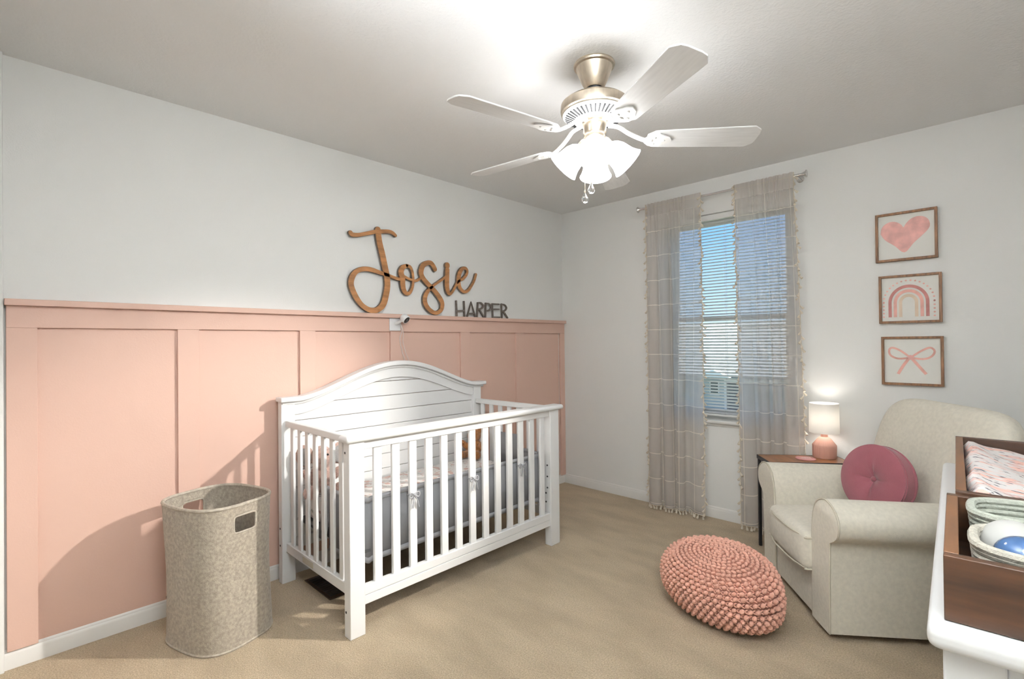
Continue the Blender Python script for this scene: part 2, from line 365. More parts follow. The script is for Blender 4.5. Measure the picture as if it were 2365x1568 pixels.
# wainscot on the left wall: recessed panels, battens, top rail, ledge
st = [-3.515,-2.940,-2.357,-1.772,-1.182,-.594,-.031]
P0,P1 = .072,1.352
for i in range(6):
    obj('wainscot_panel', MB().box(0,.004,st[i]+.04,st[i+1]-.04,P0,P1), M_pink, wl)
for i,y in enumerate(st):
    hw=.045 if 0<i<6 else (.045 if i==0 else .031)
    obj('batten', MB().box(0,.019,y-hw,y+hw,P0,P1), M_pink, wl, bevel=.0015)
obj('wainscot_rail', MB().box(0,.019,-3.56,0,P1,1.440), M_pink, wl, bevel=.0015)
obj('wainscot_ledge', MB().box(0,.042,-3.565,0,1.440,1.466), M_pink, wl, bevel=.002)
def skirting(name, x0,x1,y0,y1, ax):
    mb=MB()
    if ax=='x+':   # runs along y, faces +x from x0
        mb.prism([(x0,0),(x0+.013,0),(x0+.013,.055),(x0+.010,.064),(x0+.008,.066),(x0+.008,.070),(x0+.004,.078),(x0,.080)],y0,y1,'y')
    elif ax=='y-':
        mb.prism([(y1,0),(y1-.013,0),(y1-.013,.055),(y1-.010,.064),(y1-.008,.066),(y1-.008,.070),(y1-.004,.078),(y1,.080)],x0,x1,'x')
    elif ax=='x-':
        mb.prism([(x1,0),(x1-.013,0),(x1-.013,.055),(x1-.008,.066),(x1-.004,.078),(x1,.080)],y0,y1,'y')
    else:
        mb.prism([(y0,0),(y0+.013,0),(y0+.013,.055),(y0+.008,.066),(y0+.004,.078),(y0,.080)],x0,x1,'x')
    struct(name, mb, M_trim)
skirting('baseboard_left',0,0,-3.567,0,'x+'); skirting('baseboard_back',.013,XR,0,0,'y-'); skirting('baseboard_right',0,XR,YF,0,'x-'); skirting('baseboard_front',.03,XR,YF,0,'y+')

# ------------------------------------------------------------------ window
win = bpy.data.objects.new('window_1',None); COL.objects.link(win); win['kind']='structure'; win.location=((WX0+WX1)/2,.08,WZ0)
fr=MB(); t_=.035
fr.box(WX0,WX0+t_,.07,.115,WZ0,WZ1).box(WX1-t_,WX1,.07,.115,WZ0,WZ1).box(WX0+t_,WX1-t_,.07,.115,WZ1-t_,WZ1).box(WX0+t_,WX1-t_,.07,.115,WZ0,WZ0+t_)
obj('window_frame', fr, M_blind, win, bevel=.003)
def sash(z0,z1,y0,y1):
    s=.038; a=WX0+t_; b=WX1-t_
    mb=MB().box(a,a+s,y0,y1,z0,z1).box(b-s,b,y0,y1,z0,z1).box(a+s,b-s,y0,y1,z1-s,z1).box(a+s,b-s,y0,y1,z0,z0+s)
    so=obj('sash', mb, M_blind, win, bevel=.003)
    obj('pane', MB().box(a+s-.004,b-s+.004,(y0+y1)/2-.002,(y0+y1)/2+.002,z0+s-.004,z1-s+.004), M_glass, so, smooth=False)
sash(1.415,WZ1-t_,.094,.112); sash(WZ0+t_,1.452,.074,.092)
obj('window_sill', MB().rbox((1.45,.017,.692),(.955,.106,.024),.01,n=3), M_trim, win)
obj('sill_apron', MB().box(.985,1.915,-.010,0,.66,.681), M_trim, win, bevel=.003)
# mini blind
bl = thing('window_blind','white horizontal mini blind tilted open inside the window recess','blind',(1.45,.04,WZ1))
obj('headrail', MB().box(1.012,1.888,.022,.056,2.148,2.188), M_blind, bl, bevel=.002)
def slat_mb():
    n=4; prof=[(-.0125+.025*i/n, .0022*(1-(2*i/n-1)**2)) for i in range(n+1)]
    a=R(27); prof=[(y*math.cos(a)-z*math.sin(a), y*math.sin(a)+z*math.cos(a)) for y,z in prof]
    up=[(y,z+.0007) for y,z in prof]
    return MB().strip(prof,up,-.434,.434,'x')
s0=None; z=2.128; pitch=.0222
while z>.745:
    if s0 is None: s0=obj('slat', slat_mb(), M_slat, bl, world=False, loc=(0,-.001,z-WZ1))
    else: copy_part(s0, bl, (0,-.001,z-WZ1))
    z-=pitch
obj('bottom_rail', MB().rbox((1.45,.039,z+.004),(.868,.026,.016),.005,n=2), M_blind, bl)
for x in (1.10,1.45,1.80):
    obj('ladder_cord', MB().tube([(x,.025,2.15),(x,.025,z+.004)],.0009,5).tube([(x,.0535,2.15),(x,.0535,z+.004)],.0009,5), M_blind, bl)

# ------------------------------------------------------------------ outside
struct('ground', MB().box(-60,40,3,90,-2.95,-2.75), M_lawn)
hb = thing('neighbor_house','grey sided house with pale shingled roof seen through the window','house',(-9,25,-2.75))
obj('wall', MB().box(-17,1.5,25,33,-2.75,-.55), M_sidg, hb)
obj('roof', MB().prism([(24.4,-.62),(30,2.5),(35.6,-.62),(35.6,-.78),(24.4,-.78)],-17.5,2,'x'), M_roof, hb)
gb_=obj('gable', MB().prism([(-9.3,-.75),(-8.42,-.35),(-7.5,-.75)],24.1,26.5,'y'), M_trim, hb)
dw=obj('window', MB().box(-8.95,-8.4,24.92,25,-1.85,-1.0), M_trim, hb); obj('pane', MB().box(-8.88,-8.47,24.9,24.93,-1.78,-1.07), M_winglass, dw)
dw2=obj('window', MB().box(-10.6,-10.0,24.92,25,-1.85,-1.0), M_trim, hb); obj('pane', MB().box(-10.53,-10.07,24.9,24.93,-1.78,-1.07), M_winglass, dw2)
gd=obj('garage_surround', MB().box(-8.12,-7.98,24.9,25,-2.75,-1.05).box(-5.3,-5.16,24.9,25,-2.75,-1.05).box(-8.12,-5.16,24.9,25,-1.1,-.95), M_trim, hb)
for k in range(4): obj('garage_door_panel', MB().box(-7.98,-5.3,24.95,24.99,-2.75+.41*k,-2.36+.41*k), M_under, gd)
struct('driveway', MB().box(-8,-5.2,10,25,-2.76,-2.73), M_drive)

# ================================================================== CRIB
crib = thing('crib','white wooden crib with arched headboard against the pink wall','crib',(.43,-1.82,0))
def archz(y,base,amp):
    d=abs(y+1.80)/.64
    s=.5+.5*math.cos(PI*d) if d<1 else 0
    return base+amp*(s**.75)
ys=[-2.47+1.30*i/44 for i in range(45)]
outer=[(y,archz(y,.966,.172)) for y in ys]; inner=[(y,archz(y,.893,.168)) for y in ys]
for yy in (-2.50,-1.137): obj('leg', MB().box(.048,.094,yy-.036,yy+.036,0,.966), M_crib, crib, bevel=.003)
for yy,w_ in ((-2.499,.036),(-1.145,.042)): obj('leg', MB().box(.776,.828,yy-w_,yy+w_,0,.846), M_crib, crib, bevel=.003)
hb_=obj('headboard', MB().strip(inner,outer,.060,.084,'x'), M_crib, crib, bevel=.002)
obj('cap_moulding', MB().strip([(y,archz(y,.966,.172)) for y in [-2.545+1.48*i/60 for i in range(61)]],[(y,archz(y,.992,.174)) for y in [-2.545+1.48*i/60 for i in range(61)]],.040,.118,'x'), M_crib, crib, bevel=.006, seg=3)
obj('moulding_bead', MB().tube([(.090,y,archz(y,.958,.172)) for y in [-2.53+1.45*i/60 for i in range(61)]],.009,8), M_crib, hb_)
z=.225
while z<1.10:
    z1=z+.0905; yy=[y for y in ys if archz(y,.935,.17)>z+.012]
    if len(yy)>2:
        obj('headboard_plank', MB().strip([(y,z) for y in yy],[(y,min(z1-.003,archz(y,.935,.17))) for y in yy],.054,.070,'x'), M_crib, crib, bevel=.002, seg=1)
    z=z1
obj('headboard_rail', MB().box(.052,.082,-2.465,-1.172,.165,.223), M_crib, crib, bevel=.003)
# front side
obj('front_top_rail', MB().rbox((.802,-1.811,.860),(.085,1.485,.031),.0145,n=8), M_crib, crib)
obj('front_apron', MB().box(.789,.818,-2.463,-1.187,.808,.846), M_crib, crib, bevel=.002)
obj('front_bottom_rail', MB().box(.788,.816,-2.463,-1.187,.125,.204).box(.816,.820,-2.463,-1.187,.166,.204).box(.816,.820,-2.463,-1.187,.125,.1635), M_crib, crib, bevel=.0015)
sl=obj('slat', MB().box(-.0085,.0085,-.0205,.0205,.200,.812), M_crib, crib, world=False, bevel=.003, loc=(.803-.43,-2.386+1.82,0))
for i in range(1,13): copy_part(sl, crib, (.803-.43,-2.386+.0951*i+1.82,0))
# end sides
s2=None
for yy in (-2.500,-1.139):
    obj('end_top_rail', MB().box(.094,.776,yy-.017,yy+.017,.834,.866), M_crib, crib, bevel=.004)
    obj('end_bottom_rail', MB().box(.094,.776,yy-.014,yy+.014,.165,.214), M_crib, crib, bevel=.003)
    for k in range(7):
        p=(.155+.0895*k-.43, yy+1.82, 0)
        if s2 is None: s2=obj('slat', MB().box(-.0175,.0175,-.007,.007,.210,.838), M_crib, crib, world=False, bevel=.003, loc=p)
        else: copy_part(s2, crib, p)
obj('warning_label', MB().box(.30,.42,-2.5152,-2.5138,.176,.204), M_pipe, crib)
bolt=MB().lathe([(0,.0012),(.0055,.001),(.0055,-.003)],10,mtx=Matrix.Rotation(R(90),4,'X'))
b0=obj('bolt', bolt, M_dark, crib, world=False, loc=(.792-.43,-2.5355+1.82,.80))
for p in ((.792,-2.5355,.11),(.07,-2.5365,.20),(.07,-2.5365,.29),(.80,-1.188,.50),(.80,-1.188,.43),(.80,-1.188,.36),(.788,-1.188,.325),(.788,-1.188,.27)): copy_part(b0, crib, (p[0]-.43,p[1]+1.82,p[2]))
obj('mattress_support', MB().box(.10,.765,-2.455,-1.185,.325,.338), M_under, crib)
# mattress, liner
mt = thing('crib_mattress','crib mattress in a white floral fitted sheet inside the white crib','mattress',(.43,-1.82,.34))
obj('fitted_sheet', MB().rbox((.428,-1.818,.402),(.62,1.225,.125),.035,n=8), M_sheet, mt)
ln = thing('crib_liner','grey mesh crib liner tied with bows along the crib slats','crib liner',(.76,-1.82,.28))
def rib(path, z0, z1, th=.004, zf=None):
    mb=MB(); n=len(path)
    vs=[];
    for i,(x,y) in enumerate(path):
        dz = zf(i/(n-1)) if zf else 0
        vs += [(x,y,z0+dz),(x,y,z1+dz)]
    mb.add(vs,[(2*i,2*i+2,2*i+3,2*i+1) for i in range(n-1)]); return mb
def rnd_path(pts, r=.05):
    out=[]
    for i,p in enumerate(pts):
        if i in (0,len(pts)-1): out.append(p); continue
        a=Vector(pts[i-1])-Vector(p); b=Vector(pts[i+1])-Vector(p); P=Vector(p)
        q0=P+a.normalized()*r; q1=P+b.normalized()*r
        for k in range(7):
            t=k/6; v=q0*(1-t)**2+P*2*t*(1-t)+q1*t*t; out.append((v.x,v.y))
    return out
path=rnd_path([(.50,-2.468),(.762,-2.466),(.770,-1.176),(.56,-1.170)],.07)
def dens(p,m=4):
    o=[]
    for i in range(len(p)-1):
        for k in range(m): t=k/m; o.append((p[i][0]*(1-t)+p[i+1][0]*t,p[i][1]*(1-t)+p[i+1][1]*t))
    return o+[p[-1]]
path=dens(path,6)
sag=lambda t: .006*math.sin(t*40)+.004*math.sin(t*17)
obj('mesh_panel', rib(path,.285,.565,zf=sag), M_gray, ln, solid=.006)
obj('top_binding', rib([(x+.0005,y) for x,y in path],.550,.572,zf=sag), M_grayl, ln, solid=.010)
obj('bottom_binding', rib([(x+.0005,y) for x,y in path],.276,.302,zf=sag), M_grayl, ln, solid=.010)
fl_=[(.44,-2.440),(.40,-2.425),(.37,-2.40)]
mbf=MB().grid(6,8,lambda u,v:(.36+.10*u+.05*v,-2.462+.012*math.sin(5*u+3*v),.30+.30*v-.03*u))
obj('loose_flap', mbf, M_gray, ln, solid=.005)
mbf=rib(dens([(.56,-1.172),(.34,-1.178)],6),.44,.66); obj('far_flap', mbf, M_gray, ln, solid=.005)
def bow(y):
    mb=MB(); c=Vector((.818,y,.548))
    for sgn in (-1,1):
        pts=[c+Vector((.004*math.sin(PI*k/8),sgn*(.030*math.sin(PI*k/8)),.012*math.sin(2*PI*k/8))) for k in range(9)]
        mb.tube(pts,.0035,6)
        mb.tube([c,c+Vector((.006,sgn*.010+.004,-.025)),c+Vector((.004,sgn*.018+.006,-.062))],[.003,.005,.006],6,flat=.5)
    mb.ell(c+Vector((.002,0,0)),(.007,.008,.008),8,6)
    mb.tube([(.793,y-.024,.55),(.816,y-.024,.549),(.818,y,.548),(.816,y+.024,.549),(.793,y+.024,.55)],.003,6)
    return mb
for y in (-2.196,-1.815,-1.435): obj('tie_bow', bow(y), M_grayl, ln)

# soft toys
def fuse(name, parts, m, parent, vox=.008):
    mb=MB()
    for c,r,rot in parts:
        mt_=Matrix.Rotation(R(rot[2]),4,'Z')@Matrix.Rotation(R(rot[1]),4,'Y')@Matrix.Rotation(R(rot[0]),4,'X')
        mb.ell(c,r,14,10,mtx=mt_)
    o=obj(name,mb,m,parent,world=False)
    md=o.modifiers.new('fuse','REMESH'); md.mode='VOXEL'; md.voxel_size=vox; md.use_smooth_shade=True
    md=o.modifiers.new('soft','SMOOTH'); md.factor=.6; md.iterations=4
    return o
Zr=(0,0,0)
tb = thing('teddy_bear','small brown teddy bear sitting on the far end of the crib mattress','soft toy',(.17,-1.235,.468),R(-62))
fuse('body', [((0,0,.065),(.058,.05,.066),Zr),((.01,0,.150),(.05,.05,.046),Zr),((.045,0,.138),(.024,.024,.020),Zr),
  ((-.005,.042,.190),(.018,.02,.02),Zr),((-.005,-.042,.190),(.018,.02,.02),Zr),
  ((.03,.062,.085),(.022,.022,.05),(-35,20,0)),((.03,-.062,.085),(.022,.022,.05),(35,20,0)),
  ((.07,.045,.028),(.055,.026,.027),(0,0,18)),((.07,-.045,.028),(.055,.026,.027),(0,0,-18)),
  ((.118,.058,.036),(.018,.026,.032),Zr),((.118,-.058,.036),(.018,.026,.032),Zr)], M_teddy, tb, .007)
obj('nose', MB().ell((.070,0,.146),(.006,.008,.006),8,6), M_black, tb, world=False)
obj('eye', MB().ell((.053,.019,.166),(.005,.005,.005),8,6), M_black, tb, world=False); obj('eye', MB().ell((.053,-.019,.166),(.005,.005,.005),8,6), M_black, tb, world=False)
el = thing('plush_elephant','dusty pink plush elephant sitting at the left end of the crib','soft toy',(.19,-2.362,.470),R(-20))
fuse('body', [((0,0,.08),(.07,.062,.082),Zr),((.015,0,.195),(.062,.058,.062),Zr),
  ((.078,0,.175),(.022,.02,.034),(0,25,0)),((.092,0,.135),(.017,.016,.04),Zr),((.10,0,.10),(.02,.014,.016),Zr),
  ((.03,.068,.10),(.024,.024,.055),(-30,25,0)),((.03,-.068,.10),(.024,.024,.055),(30,25,0)),
  ((.10,.052,.035),(.075,.032,.033),(0,-8,14)),((.10,-.052,.035),(.075,.032,.033),(0,-8,-14)),
  ((.170,.070,.05),(.022,.036,.040),Zr),((.170,-.070,.05),(.022,.036,.040),Zr)], M_plush, el, .008)
for s in (-1,1):
    e_=fuse('ear', [((.0,s*.085,.205),(.018,.052,.062),(0,0,s*25))], M_plush, el, .008)
    obj('ear_lining', MB().ell((.017,s*.088,.203),(.006,.038,.047),12,8,mtx=Matrix.Rotation(R(s*25),4,'Z')), M_plushg, e_, world=False)
    obj('eye', MB().ell((.066,s*.026,.215),(.005,.006,.006),8,6), M_black, el, world=False)
# floor register under the crib
rg = thing('floor_register','dark brown metal floor vent under the left end of the crib','vent',(.29,-2.39,0))
obj('register_frame', MB().box(.14,.44,-2.44,-2.34,0,.006), M_reg, rg, bevel=.003)
for k in range(12): obj('louver', MB().box(.160+.022*k,.170+.022*k,-2.425,-2.355,.006,.009), M_dark, rg)

# ================================================================== HAMPER
hc=(.338,-2.905); HA,HB,HROT = .197,.172,R(17)
hp = thing('laundry_hamper','oatmeal felt laundry hamper with cut-out handles beside the crib','hamper',(hc[0],hc[1],0))
def hring(a,z):
    e=.66; sp=lambda w: math.copysign(abs(w)**e,w)
    k=1+.02*math.sin(2.2*a+z*9)*(.3+z) ; fl=1.0-.02*math.sin(PI*min(1,z/.6))
    x=HA*sp(math.cos(a))*k*fl; y=HB*sp(math.sin(a))*k*fl
    c,s=math.cos(HROT),math.sin(HROT)
    return (hc[0]+c*x-s*y-.012+.02*z, hc[1]+s*x+c*y+.012-.02*z, z)
def hang(p):   # parameter angle that points at a world xy direction
    best=None
    for i in range(720):
        a=2*PI*i/720; q=hring(a,.5); d=(q[0]-p[0])**2+(q[1]-p[1])**2
        if best is None or d<best[0]: best=(d,a)
    return best[1]
aF=hang((.60,-2.84)); aB=hang((.075,-2.97))
nu,nv,HH=160,72,.60
def inhole(a,z):
    for c in (aF,aB):
        d=(a-c+PI)%(2*PI)-PI
        x=d/ .155; zz=(z-.520)/.036
        if abs(x)<1 and abs(zz)<1 and (abs(x)**5+abs(zz)**5)<1: return True
    return False
mb=MB(); vs=[hring(2*PI*i/nu,HH*j/nv) for j in range(nv+1) for i in range(nu)]
fs=[(j*nu+i,j*nu+(i+1)%nu,(j+1)*nu+(i+1)%nu,(j+1)*nu+i) for j in range(nv) for i in range(nu) if not inhole(2*PI*(i+.5)/nu,HH*(j+.5)/nv)]
fs.append(tuple(range(nu-1,-1,-1)))
mb.add(vs,fs); obj('felt_body', mb, M_felt, hp, solid=.006, ang=60)
obj('rim_binding', MB().tube([hring(2*PI*i/96,HH) for i in range(96)],.0075,8,closed=True), M_feltrim, hp)
obj('base_binding', MB().tube([hring(2*PI*i/96,.007) for i in range(96)],.006,8,closed=True), M_feltrim, hp)
for c in (aF,aB):
    sp=lambda w,e: math.copysign(abs(w)**e,w)
    obj('handle_edge', MB().tube([hring(c+.158*sp(math.cos(t),.4),.520+.037*sp(math.sin(t),.4)) for t in [2*PI*i/40 for i in range(40)]],.0048,6,closed=True), M_feltrim, hp)
aS=hang((.16,-3.10))
obj('seam', MB().tube([hring(aS,.02+.56*i/20) for i in range(21)],.003,6), M_feltrim, hp)
p=Vector(hring(aS,.14)); obj('loop_tag', MB().tube([p,p+Vector((-.010,-.012,.012)),p+Vector((-.004,-.016,.028)),p+Vector((.002,0,.03))],.005,6,flat=.3), M_black, hp)

# ================================================================== NAME SIGNS
STRK = {
'cross':[(-2.095,1.95),(-2.082,1.94),(-2.039,1.945),(-1.985,1.962),(-1.929,1.98),(-1.887,1.989),(-1.829,1.997),(-1.799,1.992),(-1.778,1.979)],
'J':[(-1.908,1.997),(-1.898,1.923),(-1.877,1.843),(-1.86,1.769),(-1.846,1.707),(-1.843,1.643),(-1.855,1.579),(-1.873,1.527),(-1.902,1.497),(-1.934,1.484),(-1.976,1.487),(-2.023,1.513),(-2.062,1.56),(-2.088,1.613),(-2.094,1.648),(-2.084,1.685),(-2.061,1.715),(-2.028,1.733),(-1.987,1.74),(-1.946,1.737),(-1.896,1.726),(-1.853,1.718),(-1.817,1.709),(-1.772,1.699),(-1.731,1.695)],
'o':[(-1.695,1.792),(-1.727,1.773),(-1.74,1.742),(-1.728,1.707),(-1.727,1.665),(-1.718,1.626),(-1.695,1.605),(-1.669,1.616),(-1.649,1.658),(-1.645,1.705),(-1.65,1.751),(-1.667,1.784),(-1.695,1.792)],
'oc':[(-1.723,1.721),(-1.68,1.705),(-1.625,1.696),(-1.588,1.715),(-1.566,1.739)],
's':[(-1.462,1.79),(-1.479,1.816),(-1.5,1.831),(-1.529,1.827),(-1.562,1.807),(-1.579,1.771),(-1.576,1.738),(-1.551,1.706),(-1.51,1.672),(-1.459,1.63),(-1.416,1.584),(-1.401,1.55),(-1.408,1.514),(-1.435,1.491),(-1.47,1.486),(-1.512,1.505),(-1.541,1.536),(-1.551,1.57),(-1.544,1.604),(-1.519,1.64),(-1.484,1.67),(-1.441,1.698),(-1.397,1.726),(-1.361,1.75)],
'dot':[(-1.353,1.831),(-1.353,1.825)],
'i':[(-1.353,1.797),(-1.356,1.751),(-1.358,1.694),(-1.353,1.651),(-1.336,1.626),(-1.308,1.644),(-1.28,1.685),(-1.252,1.724),(-1.209,1.745),(-1.175,1.778),(-1.167,1.808),(-1.184,1.825),(-1.213,1.818),(-1.237,1.79),(-1.249,1.753),(-1.25,1.709),(-1.233,1.671),(-1.196,1.65),(-1.157,1.665),(-1.122,1.705),(-1.097,1.744),(-1.08,1.789)]}
WID = {'cross':[.026,.026,.022,.022,.024,.024,.024,.022,.018],'J':[.038]*2+[.040]*6+[.036,.034,.032,.030]+[.034]*4+[.028]*4+[.024,.022,.020,.020,.018],
 'o':[.020,.034,.038,.038,.036,.032,.024,.020,.018,.018,.018,.020,.020],'oc':[.016]*5,
 's':[.030,.030,.030,.030,.034,.036,.034,.032,.032,.034,.034,.032,.028,.026,.026,.030,.032,.032,.030,.024,.018,.016,.016,.016],
 'dot':[.038,.038],'i':[.034,.036,.036,.032,.024,.018,.018,.018,.020,.020,.020,.022,.026,.032,.034,.032,.026,.022,.020,.018,.018,.018]}
def catmull(p, k=5):
    if len(p)<3: return list(p)
    o=[]
    for i in range(len(p)-1):
        a=p[max(i-1,0)]; b=p[i]; c=p[i+1]; d=p[min(i+2,len(p)-1)]
        for j in range(k):
            t=j/k
            o.append(tuple(.5*((2*b[q])+(-a[q]+c[q])*t+(2*a[q]-5*b[q]+4*c[q]-d[q])*t*t+(-a[q]+3*b[q]-3*c[q]+d[q])*t**3) for q in range(len(b))))
    return o+[p[-1]]
def stroke(mb, pts, wid, x0, x1, k=5):
    q=catmull([(p[0],p[1],w_) for p,w_ in zip(pts,wid)],k)
    L=[];Rr=[]
    for i,(y,z,w_) in enumerate(q):
        a=q[max(i-1,0)]; b=q[min(i+1,len(q)-1)]; d=Vector((b[0]-a[0],b[1]-a[1])); d.normalize(); n=Vector((-d.y,d.x))*w_/2
        L.append((y+n.x,z+n.y)); Rr.append((y-n.x,z-n.y))
    # rounded caps
    def cap(c,d,r): 
        a0=math.atan2(d[1],d[0]); return [(c[0]+r*math.cos(a0+PI/2-PI*j/8),c[1]+r*math.sin(a0+PI/2-PI*j/8)) for j in range(1,8)]
    e=q[-1]; p_=q[-2]; s_=q[0]; n_=q[1]
    ce=cap(e,(e[0]-p_[0],e[1]-p_[1]),e[2]/2); cs=cap(s_,(s_[0]-n_[0],s_[1]-n_[1]),s_[2]/2)
    n=len(q); vs=[]
    for x in (x0,x1): vs += [(x,*p) for p in L]+[(x,*p) for p in Rr]
    fs=[]
    for i in range(n-1):
        fs += [(i,i+1,n+i+1,n+i),(2*n+i,3*n+i,3*n+i+1,2*n+i+1),(i,2*n+i,2*n+i+1,i+1),(n+i,n+i+1,3*n+i+1,3*n+i)]
    mb.add(vs,fs)
    mb.prism([L[-1]]+ce+[Rr[-1]],x0,x1,'x'); mb.prism([Rr[0]]+cs+[L[0]],x0,x1,'x')
sg = thing('name_sign','large brown wooden script name sign standing on the pink ledge','sign',(.024,-1.6,1.466))
mbf=MB(); mbb=MB()
for i,k in enumerate(('J','cross','o','oc','s','i','dot')):
    stroke(mbf, STRK[k], WID[k], .0245, .0300+.00025*i)
    stroke(mbb, STRK[k], [w_+.003 for w_ in WID[k]], .012, .0245+.0001*i)
obj('script_face', mbf, M_wood, sg, ang=30); obj('script_edge', mbb, M_woodside, sg, ang=30)
LET = {'H':[[(-1.272,1.578),(-1.268,1.472)],[(-1.199,1.578),(-1.195,1.472)],[(-1.270,1.506),(-1.197,1.511)]],
'A':[[(-1.167,1.472),(-1.129,1.577),(-1.090,1.472)],[(-1.157,1.492),(-1.099,1.494)]],
'R':[[(-1.062,1.576),(-1.069,1.472)],[(-1.062,1.576),(-1.030,1.576),(-1.008,1.556),(-1.026,1.534),(-1.062,1.529)],[(-1.048,1.528),(-1.004,1.472)]],
'P':[[(-.98,1.577),(-.985,1.472)],[(-.98,1.575),(-.945,1.573),(-.925,1.549),(-.943,1.525),(-.982,1.519)]],
'E':[[(-.912,1.575),(-.907,1.472)],[(-.912,1.575),(-.840,1.576)],[(-.909,1.534),(-.840,1.537)],[(-.907,1.472),(-.832,1.473)]],
'R2':[[(-.81,1.579),(-.807,1.472)],[(-.81,1.577),(-.775,1.573),(-.754,1.551),(-.773,1.529),(-.806,1.524)],[(-.792,1.524),(-.745,1.472)]]}
s2_ = thing('block_letter_sign','small grey wood capital letter name standing at the script sign\'s right','sign',(.026,-1.0,1.466))
for k,ss in LET.items():
    mb=MB()
    for i,p in enumerate(ss): stroke(mb, p, [.0115]*len(p), .018, .030+.0003*i, 4 if len(p)>3 else 1)
    obj('letter', mb, M_woodside, s2_, ang=30)

# baby camera on the wainscot rail
bc = thing('baby_monitor','white baby monitor camera mounted on the pink wall above the crib','camera',(.019,-1.787,1.398))
mb=MB(); mb.rbox((.024,-1.787,1.398),(.012,.082,.082),.0055,n=2)
obj('mounting_plate', mb, M_whitep, bc)
obj('arm', MB().tube([(.028,-1.785,1.405),(.055,-1.775,1.412),(.075,-1.762,1.425)],[.012,.009,.009],10), M_whitep, bc)
mx_=Matrix.Rotation(R(20),4,'Z')@Matrix.Rotation(R(128),4,'Y')
hd_=obj('camera_head', MB().lathe([(0,-.028),(.020,-.026),(.027,-.018),(.028,.012),(.0265,.016),(.0,.016)],24,c=(.090,-1.752,1.434),mtx=mx_), M_whitep, bc)
obj('lens_face', MB().lathe([(0,.0175),(.022,.0172),(.0235,.0155)],24,c=(.090,-1.752,1.434),mtx=mx_), M_black, hd_)
obj('lens', MB().lathe([(0,.021),(.006,.020),(.009,.0172)],16,c=(.090,-1.752,1.434),mtx=mx_), M_winglass, hd_)
obj('cable', MB().tube(catmull([(.06,-1.768,1.405),(.055,-1.755,1.36),(.030,-1.755,1.30),(.026,-1.735,1.22),(.026,-1.715,1.15),(.026,-1.71,.98)]),.0018,6).tube(catmull([(.06,-1.768,1.405),(.055,-1.745,1.35),(.030,-1.730,1.28),(.026,-1.705,1.21),(.026,-1.680,1.14),(.026,-1.675,.98)]),.0015,6), M_cable, bc)

